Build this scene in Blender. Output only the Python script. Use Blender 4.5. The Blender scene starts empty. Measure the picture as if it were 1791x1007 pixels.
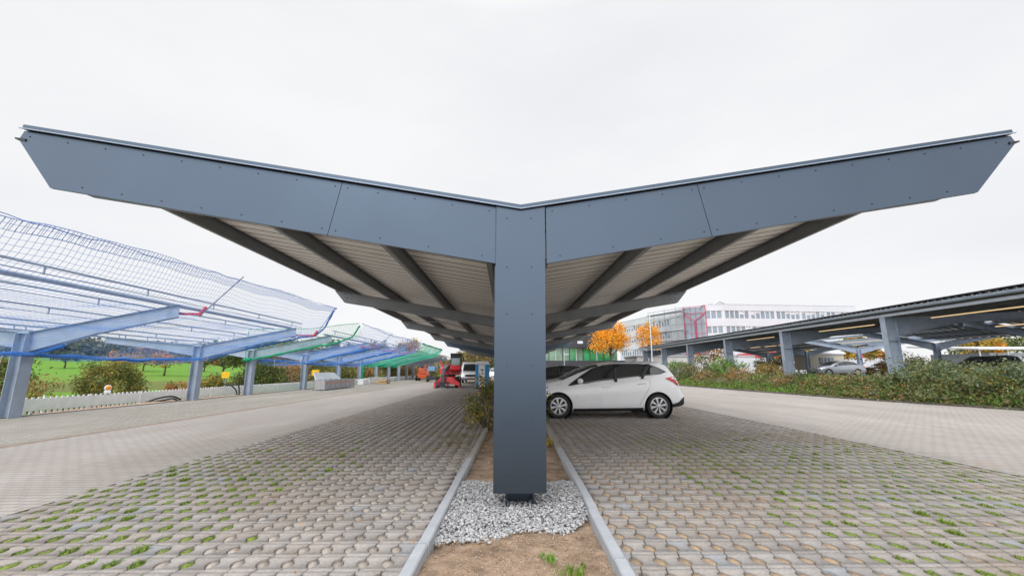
import bpy, math, random
import numpy as np
from mathutils import Vector, Matrix, noise as mnoise
random.seed(7); rng = np.random.default_rng(11)
R = math.radians
S = bpy.context.scene
COL = S.collection

# ------------------------------------------------------------------ camera
H_CAM = 1.256
def cam_matrix(pitch, yaw, roll, loc):
    cy, sy, cp, sp = math.cos(yaw), math.sin(yaw), math.cos(pitch), math.sin(pitch)
    f = Vector((-sy*cp, cy*cp, sp)); r = Vector((cy, sy, 0)); u = r.cross(f)
    cr, sr = math.cos(roll), math.sin(roll)
    r2 = cr*r + sr*u; u2 = -sr*r + cr*u
    m = Matrix.Identity(4)
    for i in range(3):
        m[i][0] = r2[i]; m[i][1] = u2[i]; m[i][2] = -f[i]; m[i][3] = loc[i]
    return m
cd = bpy.data.cameras.new('camera'); cam = bpy.data.objects.new('camera', cd); COL.objects.link(cam)
cd.sensor_width = 36; cd.lens = 734/1791*36; cd.clip_start = .05; cd.clip_end = 3000
cam.matrix_world = cam_matrix(.1925, -.0136, -.0011, (0, 0, H_CAM))
S.camera = cam

# ------------------------------------------------------------------ world: overcast sky
SUN_EL, SUN_AZ = R(42), R(200)      # azimuth from +Y clockwise: behind the camera, a little to the left
W = bpy.data.worlds.new('World'); S.world = W; W.use_nodes = True
nt = W.node_tree; nt.nodes.clear()
def N(nt, t, **k):
    n = nt.nodes.new(t)
    for a, b in k.items(): setattr(n, a, b)
    return n
out = N(nt, 'ShaderNodeOutputWorld'); bg = N(nt, 'ShaderNodeBackground'); bg.inputs['Strength'].default_value = .1
sky = N(nt, 'ShaderNodeTexSky', sky_type='NISHITA', sun_disc=False, sun_elevation=SUN_EL, sun_rotation=SUN_AZ)
tc = N(nt, 'ShaderNodeTexCoord'); sep = N(nt, 'ShaderNodeSeparateXYZ')
mp = N(nt, 'ShaderNodeMapping'); mp.inputs['Scale'].default_value = (1, 1, 3.2)
n1 = N(nt, 'ShaderNodeTexNoise'); n1.inputs['Scale'].default_value = 1.35; n1.inputs['Detail'].default_value = 5; n1.inputs['Roughness'].default_value = .5
cr1 = N(nt, 'ShaderNodeValToRGB'); cr1.color_ramp.elements[0].position = .33; cr1.color_ramp.elements[0].color = (.885, .897, .925, 1)
cr1.color_ramp.elements[1].position = .60; cr1.color_ramp.elements[1].color = (.985, .985, .995, 1)
mr = N(nt, 'ShaderNodeMapRange'); mr.inputs[1].default_value = .70; mr.inputs[2].default_value = 1; mr.inputs[3].default_value = 1; mr.inputs[4].default_value = 2.4
mul = N(nt, 'ShaderNodeMixRGB', blend_type='MULTIPLY'); mul.inputs[0].default_value = 1
gain = N(nt, 'ShaderNodeMixRGB', blend_type='MULTIPLY'); gain.inputs[0].default_value = 1; gain.inputs[2].default_value = (9.9, 9.9, 9.9, 1)
mx = N(nt, 'ShaderNodeMixRGB'); mx.inputs[0].default_value = .95
L = nt.links.new
L(tc.outputs['Generated'], sep.inputs[0]); L(tc.outputs['Generated'], mp.inputs['Vector']); L(mp.outputs[0], n1.inputs['Vector'])
L(n1.outputs['Fac'], cr1.inputs[0]); L(sep.outputs['Z'], mr.inputs[0]); L(cr1.outputs[0], mul.inputs[1]); L(mr.outputs[0], mul.inputs[2])
vd = N(nt, 'ShaderNodeVectorMath', operation='DOT_PRODUCT'); vd.inputs[1].default_value = (math.sin(SUN_AZ), math.cos(SUN_AZ), .15)
ms_ = N(nt, 'ShaderNodeMapRange'); ms_.inputs[1].default_value = 0; ms_.inputs[2].default_value = .9; ms_.inputs[3].default_value = 1; ms_.inputs[4].default_value = 2.5
mul2 = N(nt, 'ShaderNodeMixRGB', blend_type='MULTIPLY'); mul2.inputs[0].default_value = 1
L(tc.outputs['Generated'], vd.inputs[0]); L(vd.outputs['Value'], ms_.inputs[0]); L(mul.outputs[0], mul2.inputs[1]); L(ms_.outputs[0], mul2.inputs[2])
L(mul2.outputs[0], gain.inputs[1]); L(sky.outputs[0], mx.inputs[1]); L(gain.outputs[0], mx.inputs[2]); L(mx.outputs[0], bg.inputs[0]); L(bg.outputs[0], out.inputs[0])
sl = bpy.data.lights.new('sun', 'SUN'); sl.energy = .9; sl.angle = R(22); sl.color = (1, .985, .96)
so = bpy.data.objects.new('sun', sl); COL.objects.link(so)
sd = Vector((math.sin(SUN_AZ)*math.cos(SUN_EL), math.cos(SUN_AZ)*math.cos(SUN_EL), math.sin(SUN_EL)))
so.rotation_euler = sd.to_track_quat('Z', 'Y').to_euler()
S.view_settings.view_transform = 'Standard'; S.view_settings.look = 'None'; S.view_settings.exposure = 0; S.view_settings.gamma = 1

# ------------------------------------------------------------------ materials
MATS = {}
def M(name, col, rough=.6, metal=0., var=.12, scale=4., bump=0., bscale=60., island=0., spec=.5, coat=0., trans=0., emit=0., col2=None, stretch=None):
    m = bpy.data.materials.new(name); m.use_nodes = True; t = m.node_tree; b = t.nodes['Principled BSDF']; l = t.links.new
    tcn = N(t, 'ShaderNodeTexCoord'); src = tcn.outputs['Object']
    if stretch:
        mpn = N(t, 'ShaderNodeMapping'); mpn.inputs['Scale'].default_value = stretch; l(src, mpn.inputs['Vector']); src = mpn.outputs[0]
    nz = N(t, 'ShaderNodeTexNoise'); nz.inputs['Scale'].default_value = scale; nz.inputs['Detail'].default_value = 6; nz.inputs['Roughness'].default_value = .6
    l(src, nz.inputs['Vector'])
    r = N(t, 'ShaderNodeValToRGB'); r.color_ramp.elements[0].position = .3; r.color_ramp.elements[1].position = .7
    c = np.array(col[:3]); c2 = np.array(col2[:3]) if col2 else c
    r.color_ramp.elements[0].color = (*np.clip(c*(1-var), 0, 1), 1); r.color_ramp.elements[1].color = (*np.clip(c2*(1+var), 0, 1), 1)
    l(nz.outputs['Fac'], r.inputs[0]); o = r.outputs[0]
    if island:
        g = N(t, 'ShaderNodeNewGeometry'); mm = N(t, 'ShaderNodeMapRange'); mm.inputs[3].default_value = 1-island; mm.inputs[4].default_value = 1+island
        l(g.outputs['Random Per Island'], mm.inputs[0]); mu = N(t, 'ShaderNodeMixRGB', blend_type='MULTIPLY'); mu.inputs[0].default_value = 1
        l(o, mu.inputs[1]); l(mm.outputs[0], mu.inputs[2]); o = mu.outputs[0]
    l(o, b.inputs['Base Color'])
    rr = N(t, 'ShaderNodeMapRange'); rr.inputs[3].default_value = max(0, rough-.07); rr.inputs[4].default_value = min(1, rough+.07)
    l(nz.outputs['Fac'], rr.inputs[0]); l(rr.outputs[0], b.inputs['Roughness'])
    b.inputs['Metallic'].default_value = metal; b.inputs['Specular IOR Level'].default_value = spec
    b.inputs['Coat Weight'].default_value = coat; b.inputs['Coat Roughness'].default_value = .06
    if bump:
        n2 = N(t, 'ShaderNodeTexNoise'); n2.inputs['Scale'].default_value = bscale; n2.inputs['Detail'].default_value = 4; l(tcn.outputs['Object'], n2.inputs['Vector'])
        bp = N(t, 'ShaderNodeBump'); bp.inputs['Strength'].default_value = 1; bp.inputs['Distance'].default_value = bump; l(n2.outputs['Fac'], bp.inputs['Height']); l(bp.outputs[0], b.inputs['Normal'])
    if emit: b.inputs['Emission Color'].default_value = (*col[:3], 1); b.inputs['Emission Strength'].default_value = emit
    if trans:
        outn = t.nodes['Material Output']; tr = N(t, 'ShaderNodeBsdfTranslucent'); l(o, tr.inputs[0]); ms = N(t, 'ShaderNodeMixShader'); ms.inputs[0].default_value = trans
        l(b.outputs[0], ms.inputs[1]); l(tr.outputs[0], ms.inputs[2]); l(ms.outputs[0], outn.inputs[0])
    m.diffuse_color = (*col[:3], 1)
    MATS[name] = m
    return m
slate = M('slate_cladding', (.076, .101, .136), .30, .84, .05, .9, .0022, 1.3, spec=.6)
slate_dark = M('dark_gap', (.02, .022, .026), .6)
screwm = M('screw_head', (.035, .04, .05), .4, .5)
galv = M('galvanised_steel', (.29, .325, .37), .5, .35, .16, 3.5, .0005, 25, stretch=(1, 1, .35))
galvd = M('galvanised_beam', (.235, .245, .255), .5, .35, .14, 2.5, .0004, 25)
galvb = M('weathered_steel', (.34, .40, .49), .5, .2, .13, 2.5, .0004, 25)
deckm = M('deck_sheet', (.93, .89, .83), .5, 0, .07, 1.2, .0004, 9, stretch=(.25, 6, 1))
pvm = M('solar_glass', (.012, .016, .03), .12, 0, .1, 3, coat=.5)
white_edge = M('light_edge', (.62, .67, .74), .4, .3)
concrete = M('kerb_concrete', (.37, .385, .41), .85, 0, .1, 6, .0015, 90)
old_conc = M('old_concrete', (.33, .31, .28), .9, 0, .2, 7, .003, 60)
white_paint = M('white_paint', (.86, .87, .89), .28, 0, .02, 1, coat=.6)
black_plastic = M('black_plastic', (.022, .023, .026), .5)
rubber = M('tyre_rubber', (.02, .02, .021), .8, bump=.001, bscale=60)
glass_d = M('car_glass', (.022, .027, .030), .05, 0, .05, 2, spec=.8, coat=.3)
alloy = M('alloy_rim', (.55, .56, .58), .32, .7, .06)
red_lamp = M('red_lamp', (.62, .03, .025), .15, coat=.6)
chrome = M('chrome', (.6, .62, .64), .18, .9)
M('blue_rope', (.03, .20, .62), .7, var=.2, scale=9, trans=.3)
M('green_rope', (.015, .36, .20), .7, var=.2, scale=9, trans=.3)
whiteplastic = M('white_plastic', (.84, .84, .86), .45, 0, .08, 5)
redm = M('red_machine', (.78, .03, .04), .35, 0, .1, 3, coat=.3)
orangem = M('orange_machine', (.75, .12, .03), .35, 0, .08, 3, coat=.3)
cabm = M('cab_frame', (.03, .033, .04), .45)
clear = M('cab_glass', (.30, .42, .42), .08, 0, .3, 2, coat=.5)
barkm = M('bark', (.10, .075, .055), .9, 0, .3, 12, .01, 20)
for nm, c, c2 in (('leaf_green', (0.080, 0.123, 0.041), (0.145, 0.174, 0.051)), ('leaf_olive', (0.145, 0.138, 0.043), (0.246, 0.203, 0.058)), ('leaf_greygreen', (0.116, 0.162, 0.098), (0.197, 0.243, 0.139)),
                  ('leaf_yellow', (0.348, 0.275, 0.051), (0.493, 0.362, 0.072)), ('leaf_orange', (0.800, 0.300, 0.018), (0.950, 0.440, 0.030)), ('leaf_rust', (0.406, 0.174, 0.065), (0.551, 0.261, 0.087)),
                  ('leaf_dark', (0.043, 0.072, 0.036), (0.080, 0.116, 0.051)), ('leaf_brown', (0.246, 0.174, 0.109), (0.348, 0.246, 0.145)), ('leaf_fresh', (0.131, 0.246, 0.043), (0.217, 0.362, 0.065)),
                  ('forest_far', (0.094, 0.131, 0.109), (0.174, 0.181, 0.123)), ('forest_rust', (0.217, 0.160, 0.116), (0.290, 0.203, 0.131))):
    M(nm, c, .65, 0, .15, 2.2, island=.35, trans=.25, col2=c2, spec=.3)
grassm = M('grass_blades', (.13, .22, .03), .6, 0, .2, 3, island=.35, trans=.3, col2=(.24, .33, .05), spec=.3)

# ------------------------------------------------------------------ mesh builder
def tag(o, label=None, cat=None, group=None, kind=None):
    if label: o['label'] = label
    if cat: o['category'] = cat
    if group: o['group'] = group
    if kind: o['kind'] = kind
    return o
def empty(name, loc, rz=0, label=None, cat=None, group=None):
    o = bpy.data.objects.new(name, None); COL.objects.link(o); o.location = loc; o.rotation_euler = (0, 0, rz); o.empty_display_size = .2
    return tag(o, label, cat, group)
class MB:
    def __init__(s, off=(0, 0, 0)):
        s.v = []; s.f = []; s.m = []; s.off = Vector(off); s.cur = 0
    def add(s, vs, fs):
        b = len(s.v); s.v += [tuple(Vector(v)-s.off) for v in vs]; s.f += [[b+i for i in f] for f in fs]; s.m += [s.cur]*len(fs); return s
    def hexa(s, p):   # 0-3 bottom ring, 4-7 top ring
        return s.add(p, [(0, 3, 2, 1), (4, 5, 6, 7), (0, 1, 5, 4), (1, 2, 6, 5), (2, 3, 7, 6), (3, 0, 4, 7)])
    def box(s, x0, x1, y0, y1, z0, z1):
        return s.hexa([(x0, y0, z0), (x1, y0, z0), (x1, y1, z0), (x0, y1, z0), (x0, y0, z1), (x1, y0, z1), (x1, y1, z1), (x0, y1, z1)])
    def prism(s, poly, axis, a, b):   # poly in the two other axes, extruded from a to b along axis
        n = len(poly)
        def P(q, t):
            return {'x': (t, q[0], q[1]), 'y': (q[0], t, q[1]), 'z': (q[0], q[1], t)}[axis]
        vs = [P(q, a) for q in poly]+[P(q, b) for q in poly]
        return s.add(vs, [list(range(n))[::-1], list(range(n, 2*n))]+[(i, (i+1) % n, (i+1) % n+n, i+n) for i in range(n)])
    def bar(s, a, b, w, h=None, up=(0, 0, 1)):
        a, b = Vector(a), Vector(b); h = h or w; d = (b-a).normalized(); up = Vector(up)
        if abs(d.dot(up)) > .98: up = Vector((0, 1, 0))
        r = d.cross(up).normalized(); u = r.cross(d)
        p = [q+sx*r*w/2+sz*u*h/2 for q in (a, b) for sx, sz in ((-1, -1), (1, -1), (1, 1), (-1, 1))]
        return s.hexa(p)
    def tube(s, pts, r, n=8, cap=True):
        pts = [Vector(p) for p in pts]; rs = r if isinstance(r, (list, tuple)) else [r]*len(pts)
        b = len(s.v); k = len(pts); side = None
        for i, p in enumerate(pts):
            d = (pts[min(i+1, k-1)]-pts[max(i-1, 0)]).normalized()
            if side is None: side = d.cross(Vector((0, 0, 1)) if abs(d.z) < .9 else Vector((1, 0, 0))).normalized()
            side = (side-d*side.dot(d)).normalized(); o2 = d.cross(side)
            for j in range(n):
                a = 2*math.pi*j/n; s.v.append(tuple(p+rs[i]*(math.cos(a)*side+math.sin(a)*o2)-s.off))
        for i in range(k-1):
            for j in range(n):
                s.f.append([b+i*n+j, b+i*n+(j+1) % n, b+(i+1)*n+(j+1) % n, b+(i+1)*n+j]); s.m.append(s.cur)
        if cap:
            s.f.append([b+j for j in range(n)][::-1]); s.f.append([b+(k-1)*n+j for j in range(n)]); s.m += [s.cur]*2
        return s
    def lathe(s, prof, c, axis='z', n=20):   # prof (r, t)
        b = len(s.v); k = len(prof)
        for r, t in prof:
            for j in range(n):
                a = 2*math.pi*j/n; q = {'z': (r*math.cos(a), r*math.sin(a), t), 'y': (r*math.cos(a), t, r*math.sin(a)), 'x': (t, r*math.cos(a), r*math.sin(a))}[axis]
                s.v.append(tuple(Vector(q)+Vector(c)-s.off))
        for i in range(k-1):
            for j in range(n): s.f.append([b+i*n+j, b+i*n+(j+1) % n, b+(i+1)*n+(j+1) % n, b+(i+1)*n+j]); s.m.append(s.cur)
        return s
    def ibeam(s, a, b, d0, d1, w, up=(0, 0, 1), tf=.014, tw=.01):   # a, b on the top centre line
        a, b = Vector(a), Vector(b); up = Vector(up); r = (b-a).cross(up).normalized()
        for (ta, ba, tb, bb, ww) in ((0, tf, 0, tf, w), (d0-tf, d0, d1-tf, d1, w), (tf, d0-tf, tf, d1-tf, tw)):
            p = [a-up*ba-r*ww/2, a-up*ba+r*ww/2, b-up*bb+r*ww/2, b-up*bb-r*ww/2, a-up*ta-r*ww/2, a-up*ta+r*ww/2, b-up*tb+r*ww/2, b-up*tb-r*ww/2]
            s.hexa(p)
        return s
    def build(s, name, mat, parent=None, smooth=False, label=None, bevel=0):
        me = bpy.data.meshes.new(name); me.from_pydata(s.v, [], s.f)
        for m in (mat if isinstance(mat, (list, tuple)) else [mat]): me.materials.append(m)
        if any(s.m): me.polygons.foreach_set('material_index', s.m)
        if smooth: me.polygons.foreach_set('use_smooth', [True]*len(me.polygons))
        me.update(); o = bpy.data.objects.new(name, me); COL.objects.link(o)
        if parent: o.parent = parent
        else: o.location = s.off
        if label: o['label'] = label
        if bevel:
            bv = o.modifiers.new('bevel', 'BEVEL'); bv.width = bevel; bv.segments = 2; bv.limit_method = 'ANGLE'
        return o
def fast_mesh(name, verts, faces_n, mat, parent=None, midx=None, smooth=False):
    """verts (V,3) array, faces_n (F,k) int array"""
    me = bpy.data.meshes.new(name); V = len(verts); F, k = faces_n.shape
    me.vertices.add(V); me.vertices.foreach_set('co', np.asarray(verts, np.float32).ravel())
    me.loops.add(F*k); me.loops.foreach_set('vertex_index', faces_n.astype(np.int32).ravel())
    me.polygons.add(F); me.polygons.foreach_set('loop_start', np.arange(0, F*k, k, dtype=np.int32)); me.polygons.foreach_set('loop_total', np.full(F, k, np.int32))
    for m in (mat if isinstance(mat, (list, tuple)) else [mat]): me.materials.append(m)
    if midx is not None: me.polygons.foreach_set('material_index', np.asarray(midx, np.int32))
    if smooth: me.polygons.foreach_set('use_smooth', np.ones(F, bool))
    me.update(calc_edges=True); me.validate()
    o = bpy.data.objects.new(name, me); COL.objects.link(o)
    if parent: o.parent = parent
    return o
def copy_tree(o, parent=None):
    c = o.copy(); COL.objects.link(c); c.parent = parent
    for ch in list(o.children): copy_tree(ch, c)
    return c
def struct(o, k='structure'): o['kind'] = k; return o

# ------------------------------------------------------------------ ground shaders
def ground_mat(name, base, joint, px, py, jw, stagger=0., var=.12, green=0., bumpd=.004, tint=(.42, .33, .27), stain=.5):
    m = bpy.data.materials.new(name); m.use_nodes = True; t = m.node_tree; b = t.nodes['Principled BSDF']; l = t.links.new
    g = N(t, 'ShaderNodeNewGeometry')
    br = N(t, 'ShaderNodeTexBrick'); br.offset = stagger; br.inputs['Scale'].default_value = 1; br.inputs['Brick Width'].default_value = px; br.inputs['Row Height'].default_value = py
    br.inputs['Mortar Size'].default_value = jw; br.inputs['Mortar Smooth'].default_value = .4; br.inputs['Bias'].default_value = 0
    c = np.array(base)
    br.inputs['Color1'].default_value = (*c*(1-var), 1); br.inputs['Color2'].default_value = (*c*(1+var), 1); br.inputs['Mortar'].default_value = (*joint, 1)
    nd = N(t, 'ShaderNodeTexNoise'); nd.inputs['Scale'].default_value = 9; nd.inputs['Detail'].default_value = 2
    vm = N(t, 'ShaderNodeMixRGB', blend_type='LINEAR_LIGHT'); vm.inputs[0].default_value = .012
    l(g.outputs['Position'], nd.inputs['Vector']); l(g.outputs['Position'], vm.inputs[1]); l(nd.outputs['Color'], vm.inputs[2]); l(vm.outputs[0], br.inputs['Vector'])
    nz = N(t, 'ShaderNodeTexNoise'); nz.inputs['Scale'].default_value = .35; nz.inputs['Detail'].default_value = 8; nz.inputs['Roughness'].default_value = .65
    st = N(t, 'ShaderNodeMapping'); st.inputs['Scale'].default_value = (2.2, .6, 1); l(g.outputs['Position'], st.inputs['Vector']); l(st.outputs[0], nz.inputs['Vector'])
    r = N(t, 'ShaderNodeValToRGB'); r.color_ramp.elements[0].position = .34; r.color_ramp.elements[1].position = .66
    r.color_ramp.elements[0].color = (.80, .77, .74, 1); r.color_ramp.elements[1].color = (1.1, 1.09, 1.1, 1); l(nz.outputs['Fac'], r.inputs[0])
    mu = N(t, 'ShaderNodeMixRGB', blend_type='MULTIPLY'); mu.inputs[0].default_value = stain*1.4; l(br.outputs['Color'], mu.inputs[1]); l(r.outputs[0], mu.inputs[2])
    n3 = N(t, 'ShaderNodeTexNoise'); n3.inputs['Scale'].default_value = 1.1; n3.inputs['Detail'].default_value = 9; n3.inputs['Roughness'].default_value = .75; l(g.outputs['Position'], n3.inputs['Vector'])
    r3 = N(t, 'ShaderNodeValToRGB'); r3.color_ramp.elements[0].position = .54; r3.color_ramp.elements[1].position = .75
    r3.color_ramp.elements[0].color = (0, 0, 0, 1); r3.color_ramp.elements[1].color = (.5, .5, .5, 1); l(n3.outputs['Fac'], r3.inputs[0])
    m2 = N(t, 'ShaderNodeMixRGB'); m2.inputs[2].default_value = (*tint, 1); l(r3.outputs[0], m2.inputs[0]); l(mu.outputs[0], m2.inputs[1]); o = m2.outputs[0]
    if green:
        n4 = N(t, 'ShaderNodeTexNoise'); n4.inputs['Scale'].default_value = .8; n4.inputs['Detail'].default_value = 5; l(g.outputs['Position'], n4.inputs['Vector'])
        m4 = N(t, 'ShaderNodeMath', operation='MULTIPLY'); l(n4.outputs['Fac'], m4.inputs[0]); l(br.outputs['Fac'], m4.inputs[1])
        m5 = N(t, 'ShaderNodeMath', operation='MULTIPLY'); m5.inputs[1].default_value = green; l(m4.outputs[0], m5.inputs[0])
        m6 = N(t, 'ShaderNodeMixRGB'); m6.inputs[2].default_value = (.17, .20, .05, 1); l(m5.outputs[0], m6.inputs[0]); l(o, m6.inputs[1]); o = m6.outputs[0]
    l(o, b.inputs['Base Color']); b.inputs['Roughness'].default_value = .88; b.inputs['Specular IOR Level'].default_value = .25
    n5 = N(t, 'ShaderNodeTexNoise'); n5.inputs['Scale'].default_value = 80; n5.inputs['Detail'].default_value = 3; l(g.outputs['Position'], n5.inputs['Vector'])
    h = N(t, 'ShaderNodeMath', operation='MULTIPLY_ADD'); h.inputs[1].default_value = -3; l(br.outputs['Fac'], h.inputs[0]); l(n5.outputs['Fac'], h.inputs[2])
    bp = N(t, 'ShaderNodeBump'); bp.inputs['Distance'].default_value = bumpd; l(h.outputs[0], bp.inputs['Height']); l(bp.outputs[0], b.inputs['Normal'])
    return m
lane_mat = ground_mat('lane_pavers', (.38, .353, .33), (.22, .20, .18), .20, .10, .006, .5, .04, bumpd=.0015)
stall_mat = ground_mat('far_grass_pavers', (.37, .345, .325), (.20, .18, .14), .165, .22, .016, 0, .08, green=.9, bumpd=.003)
asphalt = M('car_park_asphalt', (.20, .20, .205), .9, 0, .15, .8, .003, 50)
soilm = M('strip_soil', (.23, .155, .10), .95, 0, .3, 7, .02, 55, col2=(.36, .26, .185))
bedm = M('joint_bed', (.05, .045, .038), .95, 0, .3, 6, .004, 80)
def fieldmat():
    m = bpy.data.materials.new('meadow'); m.use_nodes = True; t = m.node_tree; b = t.nodes['Principled BSDF']; l = t.links.new
    g = N(t, 'ShaderNodeNewGeometry'); sx = N(t, 'ShaderNodeSeparateXYZ'); l(g.outputs['Position'], sx.inputs[0])
    ln = N(t, 'ShaderNodeMath', operation='MULTIPLY_ADD'); ln.inputs[1].default_value = -.75; l(sx.outputs['X'], ln.inputs[0]); l(sx.outputs['Y'], ln.inputs[2])   # distance across the strips
    nz = N(t, 'ShaderNodeTexNoise'); nz.inputs['Scale'].default_value = .03; nz.inputs['Detail'].default_value = 6; l(g.outputs['Position'], nz.inputs['Vector'])
    ad = N(t, 'ShaderNodeMath', operation='MULTIPLY_ADD'); ad.inputs[1].default_value = 26; l(nz.outputs['Fac'], ad.inputs[0]); l(ln.outputs[0], ad.inputs[2])
    mr = N(t, 'ShaderNodeMapRange'); mr.inputs[1].default_value = 0; mr.inputs[2].default_value = 420; l(ad.outputs[0], mr.inputs[0])
    r = N(t, 'ShaderNodeValToRGB'); r.color_ramp.interpolation = 'LINEAR'
    els = [(0, (.10, .19, .03)), (.13, (.115, .235, .03)), (.215, (.12, .25, .03)), (.225, (.13, .15, .05)), (.30, (.14, .17, .05)), (.31, (.15, .24, .05)), (.40, (.13, .27, .04)), (1, (.12, .25, .04))]
    r.color_ramp.elements[0].position, r.color_ramp.elements[1].position = 0, 1
    r.color_ramp.elements[0].color = (*els[0][1], 1); r.color_ramp.elements[1].color = (*els[-1][1], 1)
    for p, c in els[1:-1]: e = r.color_ramp.elements.new(p); e.color = (*c, 1)
    l(mr.outputs[0], r.inputs[0])
    n2 = N(t, 'ShaderNodeTexNoise'); n2.inputs['Scale'].default_value = .9; n2.inputs['Detail'].default_value = 9; n2.inputs['Roughness'].default_value = .7; l(g.outputs['Position'], n2.inputs['Vector'])
    r2 = N(t, 'ShaderNodeValToRGB'); r2.color_ramp.elements[0].position = .3; r2.color_ramp.elements[0].color = (.72, .72, .66, 1); r2.color_ramp.elements[1].position = .7; r2.color_ramp.elements[1].color = (1.15, 1.15, 1.15, 1); l(n2.outputs['Fac'], r2.inputs[0])
    mu = N(t, 'ShaderNodeMixRGB', blend_type='MULTIPLY'); mu.inputs[0].default_value = 1; l(r.outputs[0], mu.inputs[1]); l(r2.outputs[0], mu.inputs[2]); l(mu.outputs[0], b.inputs['Base Color'])
    b.inputs['Roughness'].default_value = .95; b.inputs['Specular IOR Level'].default_value = .1
    bp = N(t, 'ShaderNodeBump'); bp.inputs['Distance'].default_value = .12; l(n2.outputs['Fac'], bp.inputs['Height']); l(bp.outputs[0], b.inputs['Normal'])
    return m
meadow = fieldmat()

# ------------------------------------------------------------------ ground
def smooth(a, b, x):
    t = min(1, max(0, (x-a)/(b-a))); return t*t*(3-2*t)
def hill(x, y):
    """terrain height: flat yard, a meadow falling beside the fence and rising to a wooded hill on the left"""
    r = math.hypot(x, y)
    a = -x/max(y, 1)
    left = smooth(15.2, 17.5, -x)
    z = -.14
    lo = -.75-.3*smooth(20, 60, r)
    up = (smooth(55, 290, r))*(5.2*smooth(.45, .95, a)+2.6)*smooth(14, 60, -x)
    z = z*(1-left)+left*lo+up
    if r > 290: z += (r-290)*.02*smooth(.2, .9, a)
    xk = float(np.interp(y, [0, 9, 13.2, 18.2, 33, 70], [18.8, 17.3, 16.0, 14.9, 13.9, 13.6]))
    z += .16*smooth(.05, .35, x-xk)
    right = smooth(.2, 2.0, x-xk)
    z += right*.64*(1-smooth(150, 300, r))
    return z
def terrain():
    xs = np.concatenate([-np.geomspace(1500, 60, 26), np.linspace(-55, -22, 14), np.linspace(-20, -13, 15), np.linspace(-12, 13, 6), np.linspace(13.4, 18, 18), np.linspace(20, 60, 9), np.geomspace(70, 1500, 18)])
    ys = np.concatenate([-np.geomspace(1500, 60, 12), np.linspace(-40, 0, 6), np.linspace(4, 60, 22), np.linspace(66, 200, 24), np.geomspace(215, 1800, 18)])
    v = [(x, y, hill(x, y)) for y in ys for x in xs]; nx = len(xs)
    f = np.array([(j*nx+i, j*nx+i+1, (j+1)*nx+i+1, (j+1)*nx+i) for j in range(len(ys)-1) for i in range(nx-1)])
    cx = np.array([(xs[i]+xs[i+1])/2 if ys[j] > -10 or abs(xs[i]) > 60 else 30 for j in range(len(ys)-1) for i in range(nx-1)])
    endl = np.array([-13.5 < (xs[i]+xs[i+1])/2 < 13.4 for j in range(len(ys)-1) for i in range(nx-1)])
    o = fast_mesh('ground', np.array(v), f, [meadow, asphalt, M('scrub_soil', (.075, .07, .035), .95, 0, .3, 3, .02, 12, col2=(.09, .10, .04))], None, (np.where((cx > 19) | endl, 1, np.where(cx > 13, 2, 0))), True); struct(o); o['label'] = 'green meadow rising towards the wooded hill'
    return o
terrain()
def sheet(name, poly, z, mat):
    b = MB(); b.add([(x, y, z) for x, y in poly], [list(range(len(poly)))]); return struct(b.build(name, mat))
XL, XR = -4.41, 6.2
sheet('road', [(-60, -70), (60, -70), (60, -6), (-60, -6)], 0, lane_mat)
sheet('road', [(-8.42, -6), (XL, -6), (XL, 70), (-8.42, 70)], 0, lane_mat)
sheet('pavement', [(-13.45, -6), (-8.5, -6), (-8.5, 70), (-13.0, 70)], .004, stall_mat)
sheet('road', [(XR, -6), (17.2, -6), (17.2, 9), (16.0, 13.2), (14.9, 18.2), (13.9, 33), (13.6, 70), (XR, 70)], 0, lane_mat)
sheet('pavement', [(-.62, 40), (XL, 40), (XL, 70), (-.62, 70)], 0, stall_mat)
sheet('pavement', [(.95, 40), (XR, 40), (XR, 70), (.95, 70)], 0, stall_mat)
sheet('road', [(-13.2, 70), (-13.2, 95), (60, 95), (60, 70)], -.004, lane_mat)
# joint strip and edge kerbs along the lane
b = MB(); b.box(-8.5, -8.42, -6, 70, -.05, .012); struct(b.build('channel', old_conc))
b = MB(); b.box(-8.42, -8.33, -6, 70, -.05, .005); struct(b.build('channel', M('rusty_joint', (.36, .25, .19), .9, 0, .3, 5)))
b = MB(); b.box(XR-.05, XR+.05, -6, 70, -.05, .006); struct(b.build('channel', old_conc))

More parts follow.
